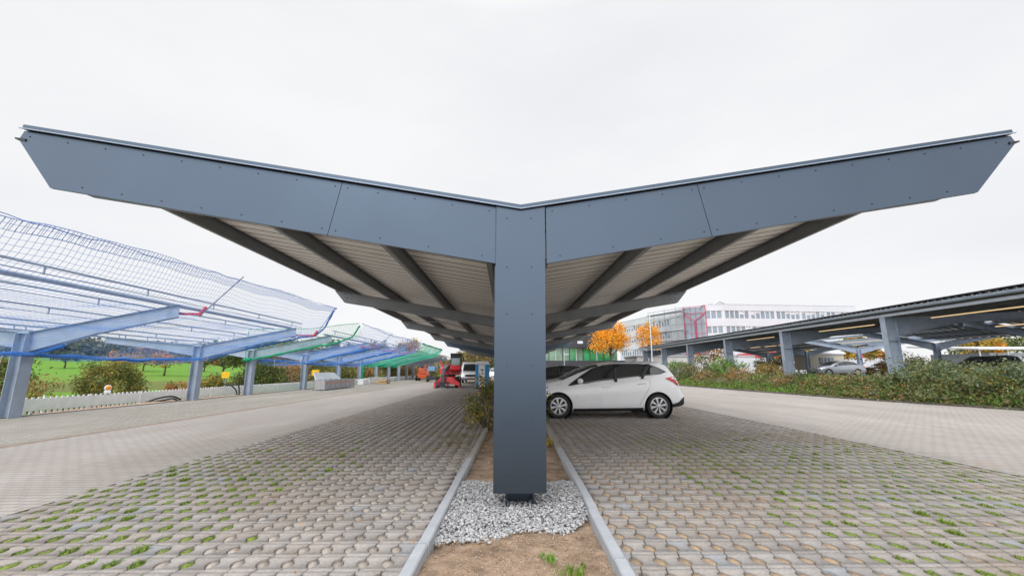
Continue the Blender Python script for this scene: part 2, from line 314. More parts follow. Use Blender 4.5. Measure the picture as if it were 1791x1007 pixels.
# grass pavers as stones with holes
PX, PY = .165, .22
def kerb_x(y, side):   # outer edge of the kerb
    k = .026*(min(y, 9.5)-2.9)
    return (-.65+k) if side < 0 else (.79+k)
ROWS0 = 1.45
def pavers(x0, x1, ya, yb, detail, side):
    nv = 13 if detail else 7
    vv = np.linspace(0, 1, nv)
    jag = .0055*np.sin(2*np.pi*vv)+.003*np.sin(6*np.pi*vv)*(np.abs(vv-.5) > .3)
    bumpf = np.clip(1-((vv-.5)/.31)**2, 0, 1)**.6
    gap = .0045+.037*bumpf
    VS = []; FS = []; base = 0
    rows = int((yb-ya)/PY); cols = int((x1-x0)/PX)+1
    n = nv
    for j in range(rows):
        y0 = ya+j*PY
        for i in range(cols):
            xc = x0+(i+.5)*PX
            if side and ((side < 0 and xc-PX/2 > kerb_x(y0, -1)-.02) or (side > 0 and xc+PX/2 < kerb_x(y0, 1)+.02)): continue
            dz = random.uniform(-.0035, .0035); tx, ty = random.uniform(-.007, .007), random.uniform(-.007, .007)
            mir = 1
            Lx = -PX/2+jag+gap; Rx = PX/2+jag-gap; yy = (vv-.5)*(PY-.008)
            rot = random.uniform(-.01, .01)
            e = .0035
            top_l = np.stack([Lx+e, yy*(1-.035)], 1); top_r = np.stack([Rx-e, yy*(1-.035)], 1); o_l = np.stack([Lx, yy], 1); o_r = np.stack([Rx, yy], 1)
            rings = []
            if detail: spec = ((top_l, top_r, 0), (o_l, o_r, -.004), (o_l, o_r, -.045))
            else: spec = ((o_l, o_r, 0), (o_l, o_r, -.045))
            pts = []
            for a, bb, z in spec:
                q = np.concatenate([a, bb[::-1]]); zz = z+dz+q[:, 0]*tx+q[:, 1]*ty
                pts.append(np.column_stack([xc+q[:, 0]-q[:, 1]*rot, y0+PY/2+q[:, 1]+q[:, 0]*rot, zz]))
            P = np.concatenate(pts); m = 2*n
            if side < 0: P[:, 0] = np.minimum(P[:, 0], kerb_x(y0, -1)+.03)
            else: P[:, 0] = np.maximum(P[:, 0], kerb_x(y0, 1)-.03)
            VS.append(P)
            for k in range(n-1): FS.append((base+k, base+m-1-k, base+m-2-k, base+k+1))
            for rr in range(len(spec)-1):
                for k in range(m): FS.append((base+rr*m+k, base+rr*m+(k+1) % m, base+(rr+1)*m+(k+1) % m, base+(rr+1)*m+k))
            base += len(P)
    return np.concatenate(VS), np.array(FS)
def paver_material():
    m = M('grass_paver_concrete', (.325, .302, .285), .9, 0, .10, 1.1, .0022, 130, island=.13, spec=.2)
    t = m.node_tree; l = t.links.new; b = t.nodes['Principled BSDF']; old = b.inputs['Base Color'].links[0].from_socket
    g = N(t, 'ShaderNodeNewGeometry')
    # a few bluish newer stones
    gt = N(t, 'ShaderNodeMath', operation='GREATER_THAN'); gt.inputs[1].default_value = .955; l(g.outputs['Random Per Island'], gt.inputs[0])
    mx = N(t, 'ShaderNodeMixRGB'); mx.inputs[2].default_value = (.27, .285, .31, 1); s = N(t, 'ShaderNodeMath', operation='MULTIPLY'); s.inputs[1].default_value = .7; l(gt.outputs[0], s.inputs[0]); l(s.outputs[0], mx.inputs[0]); l(old, mx.inputs[1])
    # brown dirt patches
    nz = N(t, 'ShaderNodeTexNoise'); nz.inputs['Scale'].default_value = .55; nz.inputs['Detail'].default_value = 9; nz.inputs['Roughness'].default_value = .72; l(g.outputs['Position'], nz.inputs['Vector'])
    r = N(t, 'ShaderNodeValToRGB'); r.color_ramp.elements[0].position = .45; r.color_ramp.elements[1].position = .68; r.color_ramp.elements[0].color = (0, 0, 0, 1); r.color_ramp.elements[1].color = (.8, .8, .8, 1); l(nz.outputs['Fac'], r.inputs[0])
    m2 = N(t, 'ShaderNodeMixRGB'); m2.inputs[2].default_value = (.26, .205, .155, 1); l(r.outputs[0], m2.inputs[0]); l(mx.outputs[0], m2.inputs[1])
    n3 = N(t, 'ShaderNodeTexNoise'); n3.inputs['Scale'].default_value = 45; n3.inputs['Detail'].default_value = 4; l(g.outputs['Position'], n3.inputs['Vector'])
    r3 = N(t, 'ShaderNodeValToRGB'); r3.color_ramp.elements[0].position = .3; r3.color_ramp.elements[1].position = .62; r3.color_ramp.elements[0].color = (.78, .77, .76, 1); r3.color_ramp.elements[1].color = (1.04, 1.04, 1.04, 1); l(n3.outputs['Fac'], r3.inputs[0])
    m3 = N(t, 'ShaderNodeMixRGB', blend_type='MULTIPLY'); m3.inputs[0].default_value = .9; l(m2.outputs[0], m3.inputs[1]); l(r3.outputs[0], m3.inputs[2])
    l(m3.outputs[0], b.inputs['Base Color'])
    return m
pavm = paver_material()
LX0 = XL+.0
for nm, x0, x1, side in (('left', -.62-23*PX, -.3, -1), ('right', XR-.05-34*PX, XR-.06, 1)):
    if side > 0: x0 = XR-.05-34*PX
    a = pavers(x0, x1, ROWS0, ROWS0+PY*60, True, side); bq = pavers(x0, x1, ROWS0+PY*60, 40, False, side)
    F = a[1]; V = a[0]; F2 = bq[1]+len(V)
    o = fast_mesh('pavement', np.concatenate([V, bq[0]]), np.concatenate([F, F2]), pavm); struct(o)
sheet('pavement', [(-.62-23*PX-.0, -6), (kerb_x(-6, -1)+.03, -6), (kerb_x(9.5, -1)+.03, 9.5), (kerb_x(9.5, -1)+.03, 40), (-.62-23*PX, 40)], -.042, bedm)
sheet('pavement', [(kerb_x(-6, 1)-.03, -6), (XR-.05, -6), (XR-.05, 40), (kerb_x(9.5, 1)-.03, 40), (kerb_x(9.5, 1)-.03, 9.5)], -.042, bedm)

# sand, moss and soil that fills the holes
def fill_material():
    m = bpy.data.materials.new('hole_filling'); m.use_nodes = True; t = m.node_tree; b = t.nodes['Principled BSDF']; l = t.links.new
    g = N(t, 'ShaderNodeNewGeometry'); at = N(t, 'ShaderNodeAttribute'); at.attribute_name = 'green'
    n = N(t, 'ShaderNodeTexNoise'); n.inputs['Scale'].default_value = 170; n.inputs['Detail'].default_value = 2; l(g.outputs['Position'], n.inputs['Vector'])
    def ramp(c0, c1):
        r = N(t, 'ShaderNodeValToRGB'); r.color_ramp.elements[0].position = .35; r.color_ramp.elements[1].position = .65; r.color_ramp.elements[0].color = (*c0, 1); r.color_ramp.elements[1].color = (*c1, 1); l(n.outputs['Fac'], r.inputs[0]); return r.outputs[0]
    sA = ramp((.24, .16, .10), (.50, .37, .24)); sB = ramp((.32, .28, .24), (.56, .50, .45)); sxx = N(t, 'ShaderNodeSeparateXYZ'); l(g.outputs['Position'], sxx.inputs[0])
    sg = N(t, 'ShaderNodeMath', operation='GREATER_THAN'); sg.inputs[1].default_value = 0; l(sxx.outputs['X'], sg.inputs[0]); smx = N(t, 'ShaderNodeMixRGB'); l(sg.outputs[0], smx.inputs[0]); l(sB, smx.inputs[1]); l(sA, smx.inputs[2]); sand = smx.outputs[0]; moss = ramp((.10, .15, .02), (.26, .32, .06)); soil = ramp((.10, .08, .055), (.22, .17, .12))
    a = N(t, 'ShaderNodeMixRGB'); l(at.outputs['Fac'], a.inputs[0]); l(sand, a.inputs[1]); l(moss, a.inputs[2])
    at2 = N(t, 'ShaderNodeAttribute'); at2.attribute_name = 'soil'
    c = N(t, 'ShaderNodeMixRGB'); l(at2.outputs['Fac'], c.inputs[0]); l(a.outputs[0], c.inputs[1]); l(soil, c.inputs[2]); l(c.outputs[0], b.inputs['Base Color']); b.inputs['Roughness'].default_value = .95
    bp = N(t, 'ShaderNodeBump'); bp.inputs['Distance'].default_value = .004; l(n.outputs['Fac'], bp.inputs['Height']); l(bp.outputs[0], b.inputs['Normal'])
    return m
def greenness(x, y):
    """where weeds have taken the holes: out from under the roof's dry middle, in the near bays"""
    n = mnoise.noise(Vector((x*.8, y*.5, 3)))*.9+mnoise.noise(Vector((x*2.5, y*2, 7)))*.4
    if x > 0: g = smooth(-.3, .5, (x-(2.35-.06*(y-4)))+n*.5)*(1-smooth(6.2, 9.5, y+n))
    else: g = smooth(-.2, .45, (-x-2.05)+n*.4)*(1-smooth(5.6, 8.2, y+n*1.2))
    return g
fv = []; ff = []; fg = []; fs = []; holes = []; joints = []
for x0, cols, side in ((-.62-23*PX, 24, -1), (XR-.05-34*PX, 34, 1)):
    for j in range(0, 95):
        y = ROWS0+(j+.5)*PY
        for i in range(cols+1):
            x = x0+i*PX
            if side < 0 and x > kerb_x(y, -1)-.04: continue
            if side > 0 and x < kerb_x(y, 1)+.04: continue
            g = greenness(x, y); gg = 1 if random.random() < g*.96 else 0
            so_ = min(1, max(0, .1+.9*smooth(5, 9, y)+random.uniform(-.25, .3)))
            if side < 0: so_ = min(1, so_+.2)
            b0 = len(fv); k = 8; dz = random.uniform(-.006, .001)
            kx, ky = random.uniform(.8, 1.02), random.uniform(.7, 1.0); fv.append((x, y, .001+dz))
            for fr, fz in ((.90, -.005), (1.06, -.034)):
                for q in range(k):
                    a = 2*math.pi*q/k; fv.append((x+(.040*math.cos(a)-.006*math.sin(a))*kx*fr*(1+.1*math.sin(q*5+x*40)), y+.066*math.sin(a)*ky*fr, fz+dz))
            for q in range(k):
                ff.append((b0, b0+1+q, b0+1+(q+1) % k)); ff.append((b0+1+q, b0+1+k+q, b0+1+k+(q+1) % k)); ff.append((b0+1+q, b0+1+k+(q+1) % k, b0+1+(q+1) % k)); fg += [gg]*3; fs += [0 if gg else so_]*3
            if gg and y < 12:
                holes.append((x, y))
                if random.random() < .5: joints.append((x+random.uniform(-.06, .06), y+PY/2))
o = fast_mesh('joint_filling', np.array(fv), np.array(ff), fill_material()); struct(o, 'stuff'); o['label'] = 'sand and moss filling the paver holes'
for nm, d in (('green', fg), ('soil', fs)):
    at = o.data.attributes.new(nm, 'FLOAT', 'FACE')
    if len(at.data) == len(d): at.data.foreach_set('value', np.array(d, np.float32))

def blades(points, n, h, spread, w=.0035):
    V = []; F = []
    for (x, y, z, s) in points:
        m = int(n*random.uniform(.5, 1.5)*s)
        for _ in range(m):
            a = random.uniform(0, 6.283); r = random.random()**.5*spread; px, py = x+math.cos(a)*r*.7, y+math.sin(a)*r*1.25
            hh = h*random.uniform(.35, 1.25)*s; la = random.uniform(0, 6.283); ln = hh*random.uniform(.3, 1.4)
            dx, dy = math.cos(la)*ln, math.sin(la)*ln; wx, wy = -math.sin(la)*w, math.cos(la)*w; b0 = len(V)
            V += [(px-wx, py-wy, z), (px+wx, py+wy, z), (px+dx*.45+wx*.8, py+dy*.45+wy*.8, z+hh*.7), (px+dx*.45-wx*.8, py+dy*.45-wy*.8, z+hh*.7), (px+dx, py+dy, z+hh)]
            F += [(b0, b0+1, b0+2, b0+3), (b0+3, b0+2, b0+4, b0+4)]
    Fq = np.array(F); return np.array(V), Fq
pts = [(x, y, -.012, random.choice((.45, .6, .8, 1, 1, 1.25)) if random.random() > .05 else 1.7) for x, y in holes]
def tri_fix(V, F):   # split degenerate quads into triangles
    T = []
    for q in F:
        T.append((q[0], q[1], q[2]));
        if q[3] != q[2]: T.append((q[0], q[2], q[3]))
    return np.array(T)
pts += [(x, y, -.012, random.uniform(.25, .5)) for x, y in joints]
V, F = blades(pts, 46, .022, .052)
o = fast_mesh('grass', V, tri_fix(V, F), grassm); struct(o, 'stuff'); o['label'] = 'short grass growing in the paver holes'

# planting strip: soil, gravel, kerb stones
sv = []; ys = np.concatenate([np.arange(1.2, 8, .06), np.arange(8, 40, .5)]); nxs = 26
for y in ys:
    xl, xr = kerb_x(y, -1)+.05, kerb_x(y, 1)-.05
    for i in range(nxs):
        u = i/(nxs-1); x = xl+u*(xr-xl)
        z = -.03+.035*mnoise.noise(Vector((x*2.1, y*2.1, 0)))+.012*mnoise.noise(Vector((x*9, y*9, 2)))+.006*mnoise.noise(Vector((x*25, y*25, 2)))-.025*abs(u-.5)
        if 3.4 < y < 5.4: z -= .02
        sv.append((x, y, z))
sf = np.array([(j*nxs+i, j*nxs+i+1, (j+1)*nxs+i+1, (j+1)*nxs+i) for j in range(len(ys)-1) for i in range(nxs-1)])
struct(fast_mesh('soil_strip', np.array(sv), sf, soilm, smooth=True))
ico = []
phi = (1+5**.5)/2
for a, b_ in ((-1, phi), (1, phi), (-1, -phi), (1, -phi)): ico += [(a, b_, 0), (0, a, b_), (b_, 0, a)]
ico = np.array(ico, float)/1.9
def hull_faces(P):
    F = []
    n = len(P)
    for i in range(n):
        for j in range(i+1, n):
            for k in range(j+1, n):
                nn = np.cross(P[j]-P[i], P[k]-P[i]); d = (P-P[i])@nn
                if (d < 1e-6).all(): F.append((i, j, k))
                elif (d > -1e-6).all(): F.append((i, k, j))
    return np.array(F)
icof = hull_faces(ico)
def stones(name, pos, mat):
    V = []; F = []
    for k, (x, y, z, s) in enumerate(pos):
        sc = np.array([random.uniform(.6, 1.25), random.uniform(.6, 1.25), random.uniform(.5, .95)])*s
        P = ico*sc*(1+rng.uniform(-.24, .24, (12, 1))); a, bb = random.uniform(0, 6.28), random.uniform(0, 6.28)
        ca, sa, cb, sb = math.cos(a), math.sin(a), math.cos(bb), math.sin(bb)
        P = P@np.array([[ca, -sa, 0], [sa, ca, 0], [0, 0, 1]])@np.array([[1, 0, 0], [0, cb, -sb], [0, sb, cb]]); V.append(P+(x, y, z)); F.append(icof+12*k)
    return fast_mesh(name, np.concatenate(V), np.concatenate(F), mat)
gp = []
for _ in range(15000):
    y = random.uniform(3.35, 5.5); xl, xr = kerb_x(y, -1)+.07, kerb_x(y, 1)-.07; x = random.uniform(xl, xr); u = (x-xl)/(xr-xl)
    ylo = 3.62+.13*u+.06*math.sin(x*9)-.22*(1-u)**4+.32*max(0, u-.8)/.2; yhi = 5.28+.04*math.sin(x*11)-.05*u
    if y < ylo+random.gauss(0, .025) or y > yhi+random.gauss(0, .03): continue
    edge = min(1, min(y-ylo, yhi-y)/.2); s = random.choice((.007, .009, .011, .013, .016))
    gp.append((x, y, -.035+random.uniform(0, .04)*max(.2, edge)+.012*max(0, edge), s))
for _ in range(260):   # strays on the soil
    y = random.uniform(1.9, 8.5); x = random.uniform(kerb_x(y, -1)+.1, kerb_x(y, 1)-.1); gp.append((x, y, -.03, random.uniform(.003, .009)))
o = stones('gravel', gp, M('gravel_stone', (.37, .37, .375), .85, 0, .16, 30, island=.32, spec=.3)); struct(o, 'stuff'); o['label'] = 'pale crushed gravel heaped round the foot of the front column'
clods = [(random.uniform(kerb_x(3, -1)+.1, kerb_x(3, 1)-.1), random.uniform(1.6, 3.7), -.03, random.uniform(.002, .007)) for _ in range(5000)]
o = stones('soil_crumbs', clods, M('soil_crumb', (.33, .23, .15), .95, 0, .3, 20, island=.3)); struct(o, 'stuff')
KG = 'kerb stones edging the planting strip'
kcount = {-1: 0, 1: 0}
for side in (-1, 1):
    y = 1.3 if side < 0 else 1.05; first = True
    while y < 30:
        ln = 1.0; y1 = y+ln-.008; xa, xb = kerb_x(y, side), kerb_x(y1, side); w = .085*(-side)*-1
        xi, xj = (xa+.085, xb+.085) if side < 0 else (xa-.085, xb-.085)
        old = y > (5.8 if side < 0 else 6.4); jx = random.uniform(-.006, .006); jz = random.uniform(-.004, .006)-(.012 if old else 0)
        top = .042+jz; bm = MB(((xa+xi)/2, y, 0))
        x0, x1, x2, x3 = min(xa, xi)+jx, max(xa, xi)+jx, min(xb, xj)+jx, max(xb, xj)+jx; c = .01
        prof = lambda p, q, yy: [(p, yy, -.12), (q, yy, -.12), (q, yy, top-c), (q-c, yy, top), (p+c, yy, top), (p, yy, top-c)]
        vs = prof(x0, x1, y)+prof(x2, x3, y1); bm.add(vs, [[5, 4, 3, 2, 1, 0], [6, 7, 8, 9, 10, 11]]+[(i, (i+1) % 6, (i+1) % 6+6, i+6) for i in range(6)])
        o = bm.build('kerb_stone', old_conc if old else concrete); o.location = ((xa+xi)/2, y, 0)
        kcount[side] += 1; k = kcount[side]
        sd_ = 'left' if side < 0 else 'right'
        word = {1: 'bottom edge of the photo', 2: 'gravel’s near edge', 3: 'gravel beside the front column', 4: 'gravel’s far edge'}
        if k <= 4: lab = f'{"pale" if not old else "worn"} grey kerb stone on the {sd_} of the strip, {["at the photo’s bottom edge", "just before the gravel", "beside the near gravel", "beside the far gravel"][k-1]}'
        elif k <= 8: lab = f'grey kerb stone on the {sd_} of the strip, {["first", "second", "third", "fourth"][k-5]} beyond the gravel'
        else: lab = f'worn grey kerb stone far along the {sd_} side of the planting strip'
        tag(o, lab, 'kerb stone', KG if k <= 8 else f'far kerb stones on the {sd_} of the strip'); y += ln
def tuft(name, x, y, s, label, mat=None, h=.05):
    V, F = blades([(random.gauss(0, s*.8), random.gauss(0, s*.55), 0, random.uniform(.35, 1.0)) for _ in range(16)], 16, h*.75, s*.4, .003); o = fast_mesh(name, V, tri_fix(V, F), mat or grassm); o.location = (x, y, -.025); tag(o, label, 'grass tuft')
tuft('grass_tuft', .42, 2.98, .085, 'bushy green grass tuft in front of the gravel, at the middle right of the strip', None, .07)
tuft('grass_tuft', .30, 3.2, .06, 'dark green weed clump just behind the bushiest grass tuft', MATS['leaf_fresh'], .05)
tuft('grass_tuft', .37, 2.73, .05, 'small green tuft at the bottom edge of the photo', None, .05)
tuft('grass_tuft', .16, 2.86, .04, 'thin yellow green tuft left of the bottom tuft', MATS['leaf_yellow'], .03)
tuft('grass_tuft', .70, 7.7, .12, 'yellowing grass clump against the kerb behind the front column', MATS['leaf_yellow'], .2)

# ------------------------------------------------------------------ the solar carport in the middle
CX = .15
zt = lambda u: 2.61+.17*abs(u)      # top of the rafters
zb = lambda u: 2.345+.1627*abs(u)
def wing_pts(s, u, dz=0): return (CX+s*u, zt(u)+dz)
def clad_front(root, y, off, first):
    """dark slate panels screwed over the end frame, facing -Y"""
    def panel(poly, scr, label=None):
        b = MB(off); b.prism([(CX+p[0], p[1]) for p in poly], 'y', y, y+.035)
        b.cur = 1
        for (sx, sz) in scr:
            b.lathe([(0, -.006), (.0075, -.005), (.0075, 0), ], (CX+sx, y, sz), 'y', 8)
        b.build('cladding_panel', [slate, screwm], root, label=label)
    top = lambda u: 2.885+.166*u; bot = lambda u: 2.275+.172*u
    for s in (-1, 1):
        ue = 5.30 if s < 0 else 5.41
        pin = [(.262, bot(.262)), (.262, top(.262)), (1.875, top(1.875)), (1.985, bot(1.985))]
        pout = [(1.985+.006, bot(1.985)), (1.875+.006, top(1.875)), (ue, top(ue)), (ue+.04, 3.665 if s < 0 else 3.70), (4.90, bot(4.90))]
        sc1 = [(u, top(u)-.055) for u in (.33, .72, 1.11, 1.5, 1.82)]+[(u, bot(u)+.06) for u in (.40, .95, 1.45, 1.91)]
        sc2 = [(u, top(u)-.055) for u in np.arange(1.95, 5.3, .41)]+[(u, bot(u)+.06) for u in np.arange(2.05, 4.8, .42)]
        side = 'left' if s < 0 else 'right'
        for poly, scr in ((pin, sc1), (pout, sc2)):
            poly = [(s*p[0], p[1]) for p in poly]
            if s > 0: poly = poly[::-1]
            panel(poly[::-1] if s < 0 else poly[::-1], [(s*a, c) for a, c in scr])
        # capping flashing over the panels
        b = MB(off)
        p = [(CX+s*.0, top(0)+.012), (CX+s*ue, top(ue)+.012), (CX+s*(ue-.01), top(ue)+.058), (CX, top(0)+.058)]
        b.prism(p if s > 0 else p[::-1], 'y', y-.03, y+.12)
        b.cur = 1
        p = [(CX, top(0)+.008), (CX+s*(ue+.02), top(ue+.02)+.008), (CX+s*(ue+.02), top(ue+.02)+.016), (CX, top(0)+.016)]
        b.prism(p if s > 0 else p[::-1], 'y', y-.045, y-.028)
        b.build('flashing', [slate, galvb], root)
        b = MB(off); p = [(CX, top(0)-.03), (CX+s*(ue-.02), top(ue-.02)-.03), (CX+s*(ue-.02), top(ue-.02)+.02), (CX, top(0)+.02)]
        b.prism(p if s > 0 else p[::-1], 'y', y+.02, y+.1); b.build('backing_strip', slate_dark, root)
        b = MB(off); g0, g1, gz = ue-.04, ue+.075, (3.64 if s < 0 else 3.675)
        b.hexa([(CX+s*g0, y-.01, gz), (CX+s*g1, y-.01, gz+.03), (CX+s*g1, y+.1, gz+.03), (CX+s*g0, y+.1, gz), (CX+s*g0, y-.01, gz+.03), (CX+s*g1, y-.01, gz+.045), (CX+s*g1, y+.1, gz+.045), (CX+s*g0, y+.1, gz+.03)])
        b.build('gutter_end', slate_dark, root)
    # column cladding
    b = MB(off); z1 = 2.915
    b.prism([(CX-.27, .145), (CX+.222, .145), (CX+.25, 2.935), (CX, z1-.024), (CX-.256, 2.935)][::-1], 'y', y-.012, y+.03)
    for sx in (-.27, .205): b.box(CX+sx, CX+sx+.014, y+.031, y+.34, .145, 2.3)
    b.cur = 1
    for z in (.30, .78, 1.30, 1.80, 2.28, 2.80):
        for sx in (-.145, .105): b.lathe([(0, -.006), (.0075, -.005), (.0075, 0)], (CX+sx, y-.012, z), 'y', 8)
    b.build('column_cladding', [slate, screwm], root)
def hcol(b, x, y, z0, z1, wx, wy, tf=.016, tw=.011, flip=False):
    """H column: flanges face +-x (flip: face +-y)"""
    if flip:
        b.box(x-wx/2, x+wx/2, y-wy/2, y-wy/2+tf, z0, z1); b.box(x-wx/2, x+wx/2, y+wy/2-tf, y+wy/2, z0, z1); b.box(x-tw/2, x+tw/2, y-wy/2+tf, y+wy/2-tf, z0, z1)
    else:
        b.box(x-wx/2, x-wx/2+tf, y-wy/2, y+wy/2, z0, z1); b.box(x+wx/2-tf, x+wx/2, y-wy/2, y+wy/2, z0, z1); b.box(x-wx/2+tf, x+wx/2-tf, y-tw/2, y+tw/2, z0, z1)
groove_shade = M('rib_groove_shade', (.05, .048, .045), .8)  # near-black colour on the deck's rib grooves, painted in place of their shade
def carport(y_frames, front_y, y0, y1, label):
    off = (CX, y_frames[0], 0)
    root = empty('solar_carport', off, 0, label, 'carport')
    for i, y in enumerate(y_frames):
        b = MB(off); yy = y+.08
        if i == 0:
            hcol(b, CX-.02, yy+.1, -.1, 2.5, .27, .26)
            b.build('column', slate, root)  # dark slate colour on this steel stands in for shade behind the cladding
        else:
            hcol(b, CX, yy, -.1, 2.5, .30, .28); c = b.build('column', galvb, root)
            b = MB(off); b.box(CX-.2, CX+.2, yy-.2, yy+.2, -.03, .0); b.build('base_plate', galvb, c)
        for s in (-1, 1):
            b = MB(off)
            w = [(0, zb(0)), (4.64, zb(4.64)), (4.92, zt(4.92)-.004), (0, zt(0))]
            w = [(CX+s*p[0], p[1]) for p in w]
            if s > 0: w = w[::-1]
            b.prism(w[::-1] if s > 0 else w, 'y', yy-.006, yy+.006)
            for (ua, za, ub, zbb, t) in ((.15, zb(.15)-.001, 4.64, zb(4.64)-.001, .016), (.15, zt(.15)-.017, 4.92, zt(4.92)-.021, .016)):
                b.hexa([(CX+s*ua, yy-.09, za), (CX+s*ub, yy-.09, zbb), (CX+s*ub, yy+.09, zbb), (CX+s*ua, yy+.09, za), (CX+s*ua, yy-.09, za+t), (CX+s*ub, yy-.09, zbb+t), (CX+s*ub, yy+.09, zbb+t), (CX+s*ua, yy+.09, za+t)][:8])
            b.hexa([(CX+s*4.63, yy-.088, zb(4.64)+.002), (CX+s*4.65, yy-.088, zb(4.64)), (CX+s*4.65, yy+.088, zb(4.64)), (CX+s*4.63, yy+.088, zb(4.64)+.002), (CX+s*4.91, yy-.088, zt(4.92)-.024), (CX+s*4.925, yy-.088, zt(4.92)-.024), (CX+s*4.925, yy+.088, zt(4.92)-.024), (CX+s*4.91, yy+.088, zt(4.92)-.024)])
            # face plate closing the near side of the rafter
            w2 = [(.15, zb(.15)+.018), (4.64, zb(4.64)+.018), (4.90, zt(4.90)-.03), (.15, zt(.15)-.022)]; w2 = [(CX+s*p[0], p[1]) for p in w2]
            b.prism(w2[::-1] if s < 0 else w2, 'y', yy-.082, yy-.076)
            b.cur = 1
            if i:
                for (u, dz) in ((4.45, -.06), (4.62, -.06), (4.45, -.17), (4.58, -.17)): b.lathe([(0, -.012), (.014, -.01), (.014, 0)], (CX+s*u, yy-.082, zt(u)+dz), 'y', 7)
            b.build('rafter', [galvd, screwm], root)
    # purlins on the rafters
    H = .225
    for s in (-1, 1):
        for u in (.42, 1.87, 3.40, 4.93):
            b = MB(off); z = zt(u)+.002; x = CX+s*u; t = .006; n_ = Vector((-s*.168, 0, .986))
            for (ua, ub, h0, h1) in ((0, t, t, H-t), (-.07, t, 0, t), (-.07, t, H-t, H), (-.07, -.07+t, t, .025)):
                def P(du, dh, y): return (x+s*du*.986+n_.x*dh, y, z+.17*du+n_.z*dh)
                p = [P(ua, h0, y0+.06), P(ub, h0, y0+.06), P(ub, h0, y1), P(ua, h0, y1), P(ua, h1, y0+.06), P(ub, h1, y0+.06), P(ub, h1, y1), P(ua, h1, y1)]
                b.hexa(p)
            b.cur = 1
            for yf in y_frames[1:]:
                for dy in (-.75, -.45, .6, .9):
                    for dh in (.06, .16): b.lathe([(0, -.014), (.013, -.012), (.013, 0)], (x-s*.0+n_.x*dh, yf+dy, z+dh), 'x', 6) if dy > 0 or True else None
            b.build('purlin', [galvd, screwm], root)
    # ribbed deck
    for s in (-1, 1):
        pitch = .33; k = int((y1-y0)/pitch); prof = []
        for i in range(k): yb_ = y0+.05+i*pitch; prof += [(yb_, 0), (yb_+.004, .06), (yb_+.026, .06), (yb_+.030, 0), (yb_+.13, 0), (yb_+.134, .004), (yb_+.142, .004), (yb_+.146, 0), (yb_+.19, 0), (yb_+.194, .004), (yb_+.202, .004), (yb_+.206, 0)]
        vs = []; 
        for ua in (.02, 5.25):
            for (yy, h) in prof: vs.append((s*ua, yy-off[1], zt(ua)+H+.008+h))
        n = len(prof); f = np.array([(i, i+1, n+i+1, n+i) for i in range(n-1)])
        fast_mesh('roof_deck', np.array(vs), f, [deckm, groove_shade], root, np.array([1 if i % 12 in (0, 1, 2) else 0 for i in range(n-1)]))
        # solar modules over the deck
        b = MB(off)
        for i in range(int((y1-y0-.3)/1.05)):
            ya = y0+.25+i*1.05
            for ua, ub in ((.12, 1.78), (1.8, 3.46), (3.48, 5.14)):
                z = lambda u: zt(u)+H+.07
                b.hexa([(CX+s*ua, ya, z(ua)), (CX+s*ub, ya, z(ub)), (CX+s*ub, ya+1.03, z(ub)), (CX+s*ua, ya+1.03, z(ua)), (CX+s*ua, ya, z(ua)+.035), (CX+s*ub, ya, z(ub)+.035), (CX+s*ub, ya+1.03, z(ub)+.035), (CX+s*ua, ya+1.03, z(ua)+.035)])
        o = b.build('solar_modules', pvm, root)
        b = MB(off); ue = 5.26
        b.box(CX+s*ue-.012, CX+s*ue+.012, y0+.1, y1, 3.70, 3.79); b.build('edge_trim', slate, root)
    b = MB(off); b.box(CX-.14, CX+.14, y0+.1, y1, zt(0)+.06, zt(0)+.07); b.box(CX-.15, CX-.14, y0+.1, y1, zt(0)+.06, zt(0)+.2); b.box(CX+.14, CX+.15, y0+.1, y1, zt(0)+.06, zt(0)+.2)
    b.build('valley_gutter', galvd, root)
    for a, c in zip(y_frames[1:-1], y_frames[2:]):
        for s in (-1, 1):
            b = MB(off); b.tube([(CX+s*.5, a+.3, zt(.5)-.05), (CX+s*4.6, c-.2, zt(4.6)-.04)], .011, 6); b.tube([(CX+s*4.6, a+.3, zt(4.6)-.04), (CX+s*.5, c-.2, zt(.5)-.05)], .011, 6); b.build('brace_rods', galv, root)
    clad_front(root, front_y, off, True)
    return root
carport([4.20, 11.57, 19.07, 26.57], 4.15, 4.15, 33.9, 'large slate grey V-roofed solar carport whose clad front column stands in the gravel')
carport([34.35, 41.8, 49.3], 34.3, 34.3, 50, 'second slate grey solar carport beyond the large one, seen under its far end')
# ------------------------------------------------------------------ unfinished V-frames on the left, with nets
LXP = -13.35
def vframe(b_root, y, x, off, ztop=2.28, slope=.195, L_=4.1, mat=None, deep=.56, z0=-.08, zsh=0, post_top=None):
    mat = mat or galvb; ztop += zsh
    b = MB(off); hcol(b, x, y, z0, ztop-.02, .31, .32); c = b.build('post', mat, b_root)
    for s in (-1, 1):
        b = MB(off)
        sl2 = slope if s > 0 else .095
        a = (x+s*.156, y, ztop+.03); m = (x+s*2.0, y, ztop+sl2*2.0); e = (x+s*L_, y, ztop+sl2*L_)
        b.ibeam(a, m, deep if s > 0 else .45, .40 if s > 0 else .28, .17); b.ibeam(m, e, .40 if s > 0 else .28, .36 if s > 0 else .24, .17)
        b.build('rafter', mat, b_root)
    b = MB(off); b.box(x-.152, x+.152, y-.1, y+.1, ztop-.02, ztop+.06); b.build('cap_plate', mat, b_root)
def vpurlins(root, off, x, us, y0, y1, ztop, slope, mat, H=.16, name='purlin'):
    for u in us:
        b = MB(off); xx = x+u; z = ztop+(slope if u > 0 else .095)*abs(u)+.01
        b.box(xx-.03, xx+.03, y0, y1, z+H-.035, z+H); b.box(xx-.012, xx+.012, y0, y1, z+.015, z+.032)
        q = y0+.3
        while q < y1: b.box(xx-.011, xx+.011, q, q+.03, z, z+H-.0351); q += 2.45
        b.build(name, mat, root)
